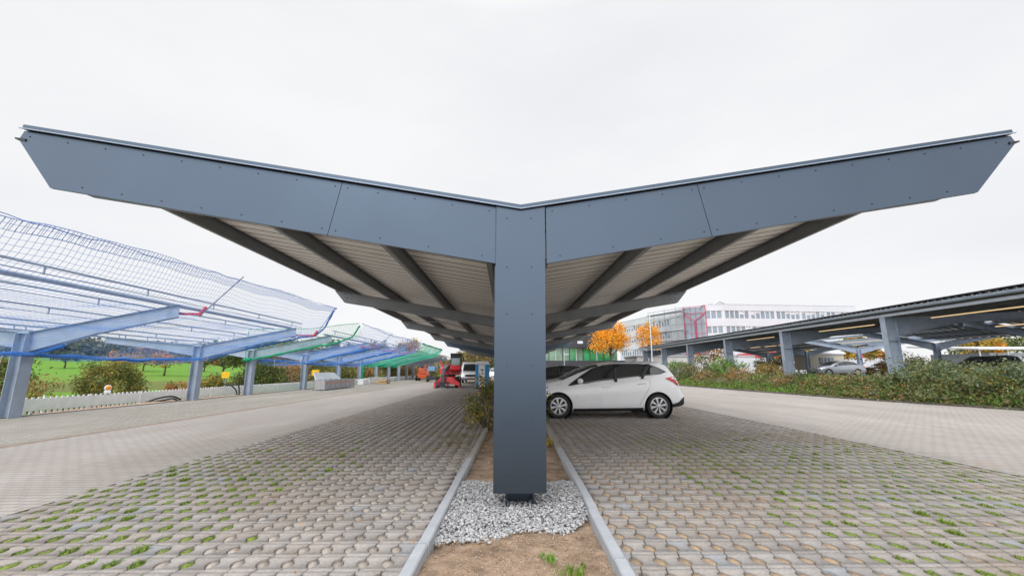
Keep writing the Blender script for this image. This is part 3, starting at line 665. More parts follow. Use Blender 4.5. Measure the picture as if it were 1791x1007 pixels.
palg = M('pale_galvanised', (.50, .55, .63), .45, .15, .1, 3)
def left_section(posts, y0, y1, label, us=(-4.2, -3.0, -1.8, -.55, .55, 1.8, 3.0, 4.2), deck=None, xs=None):
    off = (LXP, posts[0], 0); root = empty('carport_frame', off, 0, label, 'carport')
    for i, y in enumerate(posts): vframe(root, y, (xs[i] if xs else LXP), off)
    vpurlins(root, off, LXP, us, y0, y1, 2.28, .195, galvb, H=.19)
    b = MB(off); b.tube([(LXP+3.75, y0, 3.10), (LXP+3.75, y1, 3.10)], .055, 10); b.build('gutter_pipe', galvb, root)
    if deck:
        for s in (-1, 1):
            b = MB(off); a, c = .1, 4.3; z = lambda u: 2.28+.195*u+.19
            n_ = int((y1-y0)/.5)
            for i in range(n_):
                ya = y0+i*.5; b.hexa([(LXP+s*a, ya, z(a)), (LXP+s*c, ya, z(c)), (LXP+s*c, ya+.47, z(c)), (LXP+s*a, ya+.47, z(a)), (LXP+s*a, ya, z(a)+.02), (LXP+s*c, ya, z(c)+.02), (LXP+s*c, ya+.47, z(c)+.02), (LXP+s*a, ya+.47, z(a)+.02)])
            b.build('roof_deck', deckm, root)
    return root
left_section([5.0, 11.9, 18.6], 3, 18.85, 'nearest unfinished steel carport frame on the left, draped in the first blue net')
left_section([22.5, 28.5, 34.2, 39.2], 22.3, 39.6, 'second unfinished carport frame on the left, its front rafter wrapped in green net')
left_section([44.1, 48.8], 43.5, 51, 'third carport frame on the left, under the far green net')
left_section([53.3, 57.5, 61.5, 66], 52.8, 68.5, 'farthest carport frame on the left, already roofed with grey deck', deck=True)

# nets: a grid of thin twines on a sagging surface
def netmat(name, col, a=.25):
    return M(name, col, .6, 0, .15, 3, trans=.35)
nb = netmat('blue_net', (.15, .36, .78)); nbk = netmat('blue_net_shaded', (.10, .22, .48)); ng = netmat('green_net', (.05, .55, .36))
PROF = [(5.62, 3.86), (5.52, 3.62), (5.36, 3.28), (5.12, 2.98), (4.82, 2.80), (4.45, 2.71), (4.15, 2.67), (3.2, 2.47), (2.2, 2.25), (1.1, 1.93), (.45, 1.72), (0.05, 1.62)]
def net_surface(y0, y1, cell, prof=PROF, sag_posts=None, x0=LXP, ztop=None):
    # arc-length resample of the profile
    P = np.array(prof); d = np.r_[0, np.cumsum(np.hypot(*np.diff(P, axis=0).T))]; n = int(d[-1]/cell); s = np.linspace(0, d[-1], n)
    px = np.interp(s, d, P[:, 0]); pz = np.interp(s, d, P[:, 1]); m = max(2, int((y1-y0)/cell)); ys = np.linspace(y0, y1, m)
    G = np.zeros((m, n, 3))
    for j, y in enumerate(ys):
        near = min((abs(y-p) for p in sag_posts), default=9) if sag_posts else 9
        sag = .10*min(1, near/1.5)
        for i in range(n):
            edge = math.exp(-(s[i]/.35)**2)
            nn = mnoise.noise(Vector((px[i]*.7, y*.45, 1)))*.10+mnoise.noise(Vector((px[i]*2.2, y*1.6, 5)))*.035
            scal = .05*edge*(1-abs(math.sin(y*.55)))
            G[j, i] = (x0+px[i]+nn*.4, y+nn*.3, pz[i]-sag*(1-edge)+nn-scal)
            if ztop is not None and i < 12: G[j, i, 2] += ztop(y)*(1-i/12)
    return G
def net_mesh(name, G, w, mat, label, fn=None):
    m, n, _ = G.shape; V = []; F = []; base = 0
    def strip(Pt, base, w):
        k = len(Pt); T = np.gradient(Pt, axis=0); T /= np.linalg.norm(T, axis=1)[:, None]+1e-9
        A = np.cross(T, (0.3, .2, 1)); A /= np.linalg.norm(A, axis=1)[:, None]+1e-9; B = np.cross(T, A)
        ring = [Pt+w*A, Pt+w*(-.5*A+.87*B), Pt+w*(-.5*A-.87*B)]
        vs = np.stack(ring, 1).reshape(-1, 3); idx = np.arange(k-1)*3; f = []
        for q in range(3): f.append(np.stack([base+idx+q, base+idx+(q+1) % 3, base+idx+3+(q+1) % 3, base+idx+3+q], 1))
        return vs, np.concatenate(f)
    for j in range(m): vs, f = strip(G[j], base, w); V.append(vs); F.append(f); base += len(vs)
    for i in range(n): vs, f = strip(G[:, i], base, w); V.append(vs); F.append(f); base += len(vs)
    o = fast_mesh(name, np.concatenate(V), np.concatenate(F), mat); tag(o, label, 'safety net'); return o
def bunch(root_off, pts, r, mat, parent, name='bunched_edge'):
    """a gathered, lumpy roll of netting"""
    out_ = []; rs = []
    for a, b_ in zip(pts[:-1], pts[1:]):
        a, b_ = Vector(a), Vector(b_); k = max(2, int((b_-a).length/.12))
        for i in range(k): p = a.lerp(b_, i/k); q = mnoise.noise(p*3.1); out_.append(p+Vector((q*.03, 0, mnoise.noise(p*2.3+Vector((5, 1, 2)))*.04))); rs.append(r*(1+.45*mnoise.noise(p*7)))
    bm = MB(root_off); bm.tube(out_, rs, 7); return bm.build(name, mat, parent, smooth=True)
def pole(x0, y, z0, x1, y1, z1, label, green=False):
    off = (x0, y, z0); root = empty('net_pole', off, 0, label, 'net pole', 'poles holding up the safety nets')
    b = MB(off); b.tube([(x0, y, z0), (x1, y1, z1)], .018, 7); b.build('tube', MATS['green_rope'] if green else galv, root)
    b = MB(off); b.box(x0-1.0, x0, y-.03, y+.03, z0-.03, z0+.03); b.box(x0-1.06, x0-.9, y-.07, y+.07, z0-.10, z0+.08); b.bar((x0-.08, y, z0-.04), (x0+.1*(x1-x0), y, z0+.2), .07); b.build('clamp', M('red_clamp', (.50, .03, .05), .5) if 'red_clamp' not in MATS else MATS['red_clamp'], root)
XO = LXP
g1 = net_surface(3.2, 18.95, .112, sag_posts=(5, 11.9, 18.6), ztop=lambda y: .14*smooth(12, 18.7, y)-.24*(1-smooth(5, 12, y))); n1_ = net_mesh('safety_net', g1, .0033, nb, 'large blue safety net slung under the nearest left carport frame')
bo = (0, 0, 0)
net_mesh_edge = net_surface(3.2, 18.9, .075, prof=[(5.68, 3.84), (5.62, 3.74), (5.57, 3.66)], sag_posts=(5, 11.9, 18.6), ztop=lambda y: .14*smooth(12, 18.7, y)-.24*(1-smooth(5, 12, y)))
ed = net_mesh('folded_edge', net_mesh_edge, .0045, MATS['blue_rope'], None); ed.parent = n1_; del ed['category']
bunch(bo, [(LXP+5.64, 3.2, 3.56), (LXP+5.64, 6, 3.60), (LXP+5.64, 9, 3.70), (LXP+5.6, 12.1, 3.84), (LXP+5.62, 18.9, 4.0)], .007, MATS['blue_rope'], n1_, 'edge_rope')
bunch(bo, [(LXP+.25, 3.2, 1.66), (LXP+.25, 11.6, 1.70), (LXP+.3, 12.1, 1.68), (LXP+.2, 15.2, 1.60), (LXP+.25, 18.6, 1.74)], .055, MATS['blue_rope'], n1_)
bunch(bo, [(LXP-.3, 12.0, 1.72), (LXP+.25, 11.95, 1.70), (LXP+1.2, 11.9, 1.95), ], .05, MATS['blue_rope'], n1_)
bunch(bo, [(LXP+.3, 18.9, 1.80), (LXP+2.2, 18.9, 2.24), (LXP+4.2, 18.9, 2.68), (LXP+4.8, 18.9, 2.74), (LXP+5.2, 18.9, 3.1), (LXP+5.62, 18.9, 4.02)], .034, MATS['blue_rope'], n1_)
bunch(bo, [(LXP+5.62, 18.9, 4.0), (LXP+5.62, 18.9, 3.9)], .07, MATS['blue_rope'], n1_, 'corner_knot')
pole(LXP+4.6, 12.1, 2.84, LXP+5.66, 12.1, 3.94, 'grey net pole with a red clamp, nearest of the row', )
pole(LXP+4.9, 18.75, 2.76, LXP+5.62, 18.9, 4.02, 'net pole at the far blue corner of the first net')
# green end net at the gap
def end_net(y, cell, w, mat, label, ztopL, ztopR):
    n = int(5.9/cell); m = int(1.7/cell); G = np.zeros((m, n, 3))
    for i in range(n):
        u = 5.7*i/(n-1); zl = 1.85+.195*u; zh = ztopL+(ztopR-ztopL)*(u/5.7)-.16*math.sin(math.pi*u/5.7)
        for j in range(m):
            t = j/(m-1); G[j, i] = (LXP+u+.05*mnoise.noise(Vector((u, t*3, 2))), y-.5*t+.15*mnoise.noise(Vector((u*.6, t*2, 9))), zl+(zh-zl)*t)
    return net_mesh('safety_net', G, w, mat, label)
n2_ = end_net(22.4, .12, .0042, ng, 'pale green net closing the end of the second left carport frame', 3.35, 3.66)
bunch(bo, [(LXP+.2, 22.2, 1.80), (LXP+1.6, 22.2, 2.08), (LXP+3.2, 22.2, 2.42), (LXP+4.7, 22.2, 2.68)], .055, MATS['green_rope'], n2_)
bunch(bo, [(LXP-.25, 22.3, 1.78), (LXP+.25, 22.2, 1.82)], .11, MATS['green_rope'], n2_, 'knot')
bunch(bo, [(LXP+4.6, 22.2, 2.68), (LXP+5.3, 22.2, 2.95), (LXP+5.7, 22.2, 3.68)], .045, MATS['green_rope'], n2_)
bunch(bo, [(LXP+0, 21.95, 1.8), (LXP+.0, 21.95, 3.35)], .02, MATS['green_rope'], n2_, 'edge_rope')
bunch(bo, [(LXP+.0, 21.95, 3.35), (LXP+3, 21.95, 3.36), (LXP+5.7, 22.1, 3.7)], .014, MATS['green_rope'], n2_, 'edge_rope')
P2 = [(5.7, 3.66), (5.62, 3.4), (5.4, 3.1), (5.05, 2.85), (4.6, 2.72)]+PROF[6:]
g3 = net_surface(22.6, 38.6, .15, prof=P2, sag_posts=(22.5, 28.5, 34.2)); n3_ = net_mesh('safety_net', g3, .0048, nb, 'second blue safety net, slung under the frame between two green nets')
bunch(bo, [(LXP+5.7, 22.3, 3.68), (LXP+5.7, 28.4, 3.5), (LXP+5.7, 33.5, 3.62), (LXP+5.7, 38.6, 3.6)], .016, MATS['blue_rope'], n3_, 'edge_rope')
for yy in (28.4, 34.1, 38.5):
    bunch(bo, [(LXP+.3, yy, 1.80), (LXP+2.2, yy, 2.2), (LXP+4.3, yy, 2.63)], .06, MATS['blue_rope'], n3_)
bunch(bo, [(LXP+.2, 22.8, 1.80), (LXP+.2, 28, 1.70), (LXP+.2, 38.5, 1.72)], .06, MATS['blue_rope'], n3_)
for k, (yy, l) in enumerate(((28.4, 'second net pole from the camera, under the second blue net'), (33.5, 'third net pole from the camera, under the second blue net'), (38.5, 'fourth net pole from the camera, at the far end of the second blue net'))):
    pole(LXP+4.7, yy, 2.75, LXP+5.7, yy, 3.66, l)
g4 = net_surface(38.9, 50.5, .17, prof=P2, sag_posts=(39.2, 44.1, 48.8)); n4_ = net_mesh('safety_net', g4, .011, ng, 'dense green safety net under the third left carport frame')
bunch(bo, [(LXP+.2, 39.0, 1.76), (LXP+.2, 50.5, 1.72)], .08, MATS['green_rope'], n4_)
bunch(bo, [(LXP+5.7, 38.8, 3.6), (LXP+5.7, 50.5, 3.6), (LXP+4.5, 50.5, 2.8), (LXP+.2, 50.5, 1.8)], .06, MATS['green_rope'], n4_, 'edge_rope')
bunch(bo, [(LXP+.35, 39.0, 1.8), (LXP+.4, 38.95, 1.2), (LXP+.3, 38.95, .5), (LXP+.35, 38.9, .05)], .11, MATS['green_rope'], n4_, 'hanging_end')
for yy in (42, 46.5): pole(LXP+4.7, yy, 2.75, LXP+5.7, yy, 3.6, f'white net pole over the dense green net, {"nearer" if yy == 42 else "farther"} of the two')
# loose white cords
for (x, y, z, ln, lab) in ((LXP-.32, 11.7, 1.76, 1.0, 'frayed white cord hanging down the nearest left post'), (-12.2, 22.6, 1.85, .45, 'short white cord hanging from the green wrapped rafter, nearer the post'), (-11.6, 24.2, 1.95, .6, 'longer white cord hanging under the blue net beyond the green rafter')):
    b = MB((x, y, z)); pts_ = [(x+.035*math.sin(i*1.3)+.0*i, y+.02*math.cos(i*1.7), z-ln*i/12) for i in range(13)]; b.tube(pts_, .007, 5); tag(b.build('cord', whiteplastic), lab, 'cord')

# ------------------------------------------------------------------ vehicles
SEC = [(1, 0), (.955, .25), (.91, .5), (.865, .72), (.82, .86), (.74, .945), (.58, .983), (.32, .997), (0, 1)]
def carmodel(loc, rz, paint, label, prof='wagon', scale=1.0, group=None, detail=True):
    if prof == 'wagon':
        top = [(-.93, .52), (-.90, .66), (-.80, .76), (-.55, .86), (-.25, .935), (.02, .985), (.12, 1.0), (.55, 1.205), (.95, 1.375), (1.2, 1.435), (1.55, 1.47), (2.1, 1.485), (2.6, 1.465), (2.85, 1.44), (3.0, 1.40), (3.13, 1.22), (3.31, .99), (3.38, .88), (3.43, .70), (3.46, .52)]
        belt = [(-.93, .50), (-.2, .80), (.25, .825), (1.54, .945), (2.42, 1.045), (2.9, 1.105), (3.2, 1.0), (3.46, .5)]
        win = [(.27, .855), (.62, 1.10), (.95, 1.29), (1.25, 1.37), (1.6, 1.40), (2.14, 1.405), (2.5, 1.38), (2.74, 1.31), (2.95, 1.20), (2.77, 1.135), (2.42, 1.08), (1.54, .975), (.55, .875)]
        pillars = [(1.50, 1.58, 0.0), (2.22, 2.36, .18)]; WS = (.13, 1.12); RW = (2.93, 3.27); Lw = 2.65
    else:
        top = [(-.95, .50), (-.92, .64), (-.8, .74), (-.4, .86), (.15, .94), (.35, .97), (.8, 1.17), (1.25, 1.34), (1.6, 1.41), (2.0, 1.43), (2.4, 1.40), (2.8, 1.30), (3.2, 1.13), (3.45, 1.05), (3.75, 1.03), (3.86, .98), (3.92, .8), (3.95, .55)]
        belt = [(-.95, .48), (-.2, .80), (.4, .86), (2.0, .94), (3.0, .98), (3.95, .5)]
        win = [(.50, .88), (.9, 1.11), (1.25, 1.255), (1.6, 1.32), (2.0, 1.335), (2.4, 1.30), (2.75, 1.22), (3.0, 1.11), (3.08, 1.02), (2.4, .985), (1.5, .94)]
        pillars = [(1.72, 1.79, 0), (2.62, 2.69, .1)]; WS = (.40, 1.35); RW = (2.65, 3.30); Lw = 2.85
    tx, tz = np.array(top).T; bx, bz = np.array(belt).T
    x0, x1 = tx[0], tx[-1]
    root = empty('parked_car', loc, rz, label, 'car', group)
    mid = (x0+x1)/2
    def top_(x): return float(np.interp(x, tx, tz))
    def bot_(x): return float(np.interp(x, [x0, x0+.25, 0, 2.65, x1-.35, x1], [.26, .19, .18, .2, .26, .36]))
    def belt_(x): return min(float(np.interp(x, bx, bz)), top_(x)-.05)
    def hw(x): return .91*float(np.interp(x, [x0, x0+.06, x0+.25, x0+.7, 1, 2.5, x1-.7, x1-.2, x1-.04, x1], [.50, .66, .86, .97, 1, 1, .97, .88, .78, .70]))
    def hwu(x): return hw(x)*float(np.interp(x, [x0, .2, 1, 2.4, x1], [1, .985, .965, .955, .95]))
    LOW = [(.86, 0), (.955, .1), (.985, .28), (1.0, .52), (1.0, .72), (.985, .88), (.965, 1)]
    zs = lambda x, t: bot_(x)+(belt_(x)-bot_(x))*t
    def side_w(x, z):   # half width of the body at height z
        bb, bl, tp = bot_(x), belt_(x), top_(x)
        if z <= bl: return hw(x)*float(np.interp((z-bb)/(bl-bb), [q[1] for q in LOW], [q[0] for q in LOW]))
        zr = (z-bl)/max(1e-3, tp-bl); return hwu(x)*.965*float(np.interp(zr, [q[1] for q in SEC], [q[0] for q in SEC]))
    xs = np.unique(np.concatenate([np.linspace(x0, x0+.3, 9), np.linspace(x0+.3, x1-.5, 44), np.linspace(x1-.5, x1, 14)]))
    V = []; n = None
    for x in xs:
        half = [(0, bot_(x)), (.5*hw(x), bot_(x))]+[(hw(x)*a, zs(x, t)) for a, t in LOW]+[(hwu(x)*.965*a, belt_(x)+(top_(x)-belt_(x))*t) for a, t in SEC[1:]]
        ring = half+[(-y, z) for y, z in half[-2:0:-1]]; n = len(ring)
        V += [(x-mid, y, z) for y, z in ring]
    F = [(i*n+j, (i+1)*n+j, (i+1)*n+(j+1) % n, i*n+(j+1) % n) for i in range(len(xs)-1) for j in range(n)]
    b = MB(); b.add([(v[0]*scale, v[1]*scale, v[2]*scale) for v in V], F+[list(range(n)), [(len(xs)-1)*n+j for j in range(n)][::-1]])
    body = b.build('body', paint, root, smooth=True)
    rw = .315
    if detail:
        cut = MB()
        for wx in (0, Lw):
            for s in (-1, 1): cut.tube([((wx-mid)*scale, s*.60*scale, rw*scale), ((wx-mid)*scale, s*1.2*scale, rw*scale)], .368*scale, 28)
        co = cut.build('cutter', paint, root); md = body.modifiers.new('b', 'BOOLEAN'); md.object = co; md.operation = 'DIFFERENCE'; md.solver = 'EXACT'
        dg = bpy.context.evaluated_depsgraph_get(); dg.update(); me = bpy.data.meshes.new_from_object(body.evaluated_get(dg)); body.modifiers.clear(); body.data = me
        bpy.data.objects.remove(co)
        me.polygons.foreach_set('use_smooth', [True]*len(me.polygons)); me.set_sharp_from_angle(angle=R(42)); body.data.update()
    for wx in (0, Lw):
        for s in (-1, 1):
            b = MB(); prof_ = [(.34, s*.62), (.362, s*.62), (.362, s*.885), (.368, s*.90)]
            b.lathe([(r*scale, t*scale) for r, t in [(.0, s*.62)]+prof_], ((wx-mid)*scale, 0, rw*scale), 'y', 28)
            b.build('wheel_arch', black_plastic, root)
            c = ((wx-mid)*scale, s*.80*scale, rw*scale); b = MB()
            b.lathe([(r*scale, t*scale*s) for r, t in ((.20, -.10), (.29, -.10), (.312, -.07), (.315, 0), (.312, .065), (.295, .09), (.225, .095), (.205, .08), (.205, -.1))], c, 'y', 32)
            wh = b.build('wheel', rubber, root, smooth=True)
            b = MB(); b.lathe([(r*scale, t*scale*s) for r, t in ((.207, .085), (.222, .094), (.208, .096), (.196, .072), (.192, .03), (0, .03))], c, 'y', 32)
            b.cur = 1; b.lathe([(r*scale, t*scale*s) for r, t in ((.19, .035), (0, .036))], c, 'y', 24); b.cur = 0
            for k in range(8):
                a = k*math.pi/4+.2; ca, sa = math.cos(a), math.sin(a)
                def Q(r, w, t): return (c[0]+scale*(r*ca-w*sa), c[1]+scale*s*t, c[2]+scale*(r*sa+w*ca))
                b.hexa([Q(.045, -.014, .045), Q(.198, -.036, .045), Q(.198, .036, .045), Q(.045, .014, .045), Q(.045, -.012, .085), Q(.198, -.028, .085), Q(.198, .028, .085), Q(.045, .012, .085)])
            b.lathe([(.05*scale, .05*scale*s), (.048*scale, .09*scale*s), (.03*scale, .098*scale*s), (0, .098*scale*s)], c, 'y', 16)
            b.build('rim', [alloy, black_plastic], wh)
    # side panels laid on the body
    def onside(poly, s, off_, name, mat, fine=7, parent=None):
        bm_ = MB(); P = np.array(poly, float); lo, hi = P[:, 0].min(), P[:, 0].max(); xsn = np.linspace(lo, hi, max(3, int((hi-lo)/.045)+2)); cols_ = []
        for x in xsn:
            x_ = min(max(x, lo+1e-4), hi-1e-4); zc = []
            for (p, q) in zip(P, np.roll(P, -1, 0)):
                if (p[0]-x_)*(q[0]-x_) < 0: zc.append(p[1]+(q[1]-p[1])*(x_-p[0])/(q[0]-p[0]))
            if len(zc) < 2: continue
            a, c_ = min(zc), max(zc)
            cols_.append([((x-mid)*scale, s*(side_w(x, a+(c_-a)*t)+off_)*scale, (a+(c_-a)*t)*scale) for t in np.linspace(0, 1, fine)])
        m_ = len(cols_); vs = [p for c_ in cols_ for p in c_]; fs_ = [(i*fine+j, (i+1)*fine+j, (i+1)*fine+j+1, i*fine+j+1) for i in range(m_-1) for j in range(fine-1)]
        bm_.add(vs, fs_); o = bm_.build(name, mat, parent or root, smooth=True); sd_ = o.modifiers.new('thick', 'SOLIDIFY'); sd_.thickness = .006*scale; sd_.offset = 0; return o
    grow = [(p[0]+(.03 if p[0] > 1.7 else -.03)*0, p[1]) for p in win]
    cxw = np.mean(np.array(win), 0)
    big = [(cxw[0]+(p[0]-cxw[0])*1.008, cxw[1]+(p[1]-cxw[1])*1.07) for p in win]
    for s in (-1, 1):
        onside(big, s, .011, 'window_trim', black_plastic)
        onside(win, s, .016, 'side_window', glass_d)
        for (pa, pb, lean) in pillars:
            lo_ = 0.93; hi_ = top_(pa)-.07; onside([(pa-lean*.4, .90+.08*(pa > 2)+.04), (pb-lean*.4+.0, .90+.08*(pa > 2)+.04), (pb+lean, hi_), (pa+lean, hi_)], s, .021, 'pillar', black_plastic, 4)
        if detail and prof == 'wagon':
            for line in ([(.45, .86), (.455, .86), (.53, .24), (.525, .24)], [(1.545, .98), (1.551, .98), (1.60, .24), (1.594, .24)], [(2.42, 1.08), (2.426, 1.08), (2.47, .86), (2.464, .86)], [(2.464, .86), (2.470, .86), (2.14, .33), (2.134, .33)], [(.5, .242), (2.1, .242), (2.1, .248), (.5, .248)]):
                onside(line, s, .0015, 'door_gap', slate_dark, 5)
            for hx, hz in ((1.17, .80), (2.12, .885)):
                b = MB(); yy = s*(side_w(hx, hz)+.018)*scale; b.tube([((hx-mid)*scale, yy-s*.014, hz*scale), ((hx+.03-mid)*scale, yy, (hz+.004)*scale), ((hx+.19-mid)*scale, yy, (hz+.012)*scale), ((hx+.22-mid)*scale, yy-s*.014, (hz+.012)*scale)], .013*scale, 8); b.build('door_handle', paint, root, smooth=True)
        onside([(.40, .17), (2.25, .19), (2.25, .27), (.40, .25)], s, .008, 'sill', black_plastic, 3)
        # mirror
        mxx, mz = (.62, .95) if prof == 'wagon' else (.85, .97)
        b = MB(); yy = s*(side_w(mxx, mz)); b.tube([((mxx-mid)*scale, yy*scale, (mz-.03)*scale), ((mxx-.02-mid)*scale, (yy+s*.07)*scale, mz*scale)], .025*scale, 6)
        b.tube([((mxx-.03-mid)*scale, (yy+s*.06)*scale, mz*scale), ((mxx-.04-mid)*scale, (yy+s*.10)*scale, (mz+.01)*scale), ((mxx-.04-mid)*scale, (yy+s*.19)*scale, (mz+.012)*scale), ((mxx-.03-mid)*scale, (yy+s*.23)*scale, (mz+.005)*scale)], [.05*scale, .075*scale, .072*scale, .04*scale], 12); b.build('wing_mirror', paint, root, smooth=True)
        # lamps
        if prof == 'wagon':
            onside([(2.88, 1.03), (3.06, 1.08), (3.22, 1.07), (3.35, .93), (3.36, .83), (3.20, .84), (3.10, .93)], s, .012, 'tail_lamp', red_lamp, 5)
            onside([(3.12, 1.035), (3.22, 1.05), (3.30, .985), (3.2, .985)], s, .018, 'reverse_lamp', white_edge, 4)
            onside([(-.86, .66), (-.5, .80), (-.45, .76), (-.80, .58)], s, .006, 'headlight', chrome, 4)
            onside([(2.98, .25), (3.42, .32), (3.44, .56), (3.33, .50), (3.22, .40), (3.03, .36)], s, .010, 'rear_bumper', black_plastic, 5)
        else:
            onside([(3.62, .86), (3.9, .88), (3.92, .76), (3.70, .74)], s, .010, 'tail_lamp', red_lamp, 4); onside([(-.9, .62), (-.55, .74), (-.5, .68), (-.86, .54)], s, .006, 'headlight', chrome, 4)
        b = MB();
    def ontop(xa, xb, smax, name, mat):
        bm_ = MB(); xx = np.linspace(xa, xb, 12); sec = [q for q in SEC if q[0] <= smax+.001]; sec = [(-a, t) for a, t in sec[:-1]]+[(0, 1)]+[(a, t) for a, t in sec[:-1][::-1]]; m_ = len(sec)
        vs = [((x-mid)*scale+(-.004 if xa < 1.5 else .006)*scale, hwu(x)*.965*a*scale, (belt_(x)+(top_(x)-belt_(x))*t+.007)*scale) for x in xx for a, t in sec]
        bm_.add(vs, [(i*m_+j, (i+1)*m_+j, (i+1)*m_+j+1, i*m_+j+1) for i in range(11) for j in range(m_-1)]); o = bm_.build(name, mat, root, smooth=True); sd_ = o.modifiers.new('thick', 'SOLIDIFY'); sd_.thickness = .006; sd_.offset = 0
    ontop(WS[0], WS[1], .83, 'windscreen', glass_d); ontop(RW[0], RW[1], .80, 'rear_window', glass_d)
    b = MB(); fx = (x0-mid)*scale; b.box(fx-.004, fx+.06, -.42*scale, .42*scale, .30*scale, .44*scale); b.build('grille', black_plastic, root)
    b = MB(); rx = (x1-mid)*scale; b.box(rx-.05, rx+.006, -.26*scale, .26*scale, .56*scale, .67*scale); b.build('number_plate', white_edge, root)
    if prof == 'wagon':
        b = MB(); xa = (2.28-mid)*scale; b.tube([(xa, 0, 1.475*scale), (xa+.03*scale, 0, 1.50*scale)], .022*scale, 8); b.tube([(xa+.02*scale, 0, 1.49*scale), (xa+.17*scale, 0, 1.66*scale)], .006*scale, 5); b.build('aerial', black_plastic, root)
        for s in (-1, 1):
            b = MB(); pr = [((x-mid)*scale, s*hwu(x)*.80*scale, (belt_(x)+(top_(x)-belt_(x))*.9+.035)*scale) for x in np.linspace(1.15, 2.75, 9)]; b.tube(pr, .012*scale, 6); b.build('roof_rail', chrome if paint is not white_paint else galv, root)
    return root
# local x runs front to rear; placed from its front axle
def place_car(xf, yn, z, rz, paint, label, prof='wagon', scale=1., group=None, detail=True):
    mid = (2.53/2 if prof == 'wagon' else 1.5)*scale
    c, s_ = math.cos(rz), math.sin(rz)
    return carmodel((xf+mid*c, yn+mid*s_, z), rz, paint, label, prof, scale, group, detail)
blackp = M('black_paint', (.012, .013, .016), .2, 0, .05, 1, coat=.8); silverp = M('silver_paint', (.36, .38, .42), .3, .5, .04, 1, coat=.6); greyp = M('dark_grey_paint', (.06, .065, .075), .25, .2, .05, 1, coat=.7); bluep = M('blue_grey_paint', (.10, .14, .2), .25, .2, .05, 1, coat=.7)
place_car(1.385, 12.32, 0, 0, white_paint, 'white estate car parked nose in beside the front column')
place_car(1.5, 25.6, 0, 0, blackp, 'black estate car parked beyond the white one', scale=1.02)
place_car(-6.9, 76, 0, R(88), silverp, 'distant silver car at the far end of the left lane', 'sedan', detail=False)
place_car(-1.6, 62, 0, R(92), white_paint, 'distant white car beyond the portable toilet', 'wagon', detail=False)
PK = .66
place_car(28.4, 46.5, PK, R(60), greyp, 'dark car with pale sills under the right roof, behind the second nearest right post', 'wagon', 1.0)
place_car(30.0, 40.3, PK, R(3), silverp, 'silver saloon parked by the beige trailer', 'sedan')
place_car(37.8, 43.2, PK, R(12), blackp, 'black car parked behind the right of the silver saloon', 'sedan')
place_car(29.4, 26.7, PK, R(8), blackp, 'black car half hidden by shrubs near the right edge of the photo', 'wagon', 1.0)
place_car(28.0, 22.3, PK-.05, R(-4), bluep, 'blue grey car at the right edge of the photo', 'sedan')
place_car(6.6, 64, 0, R(0), silverp, 'small pale car far down the right lane, in front of the dark building', 'sedan')

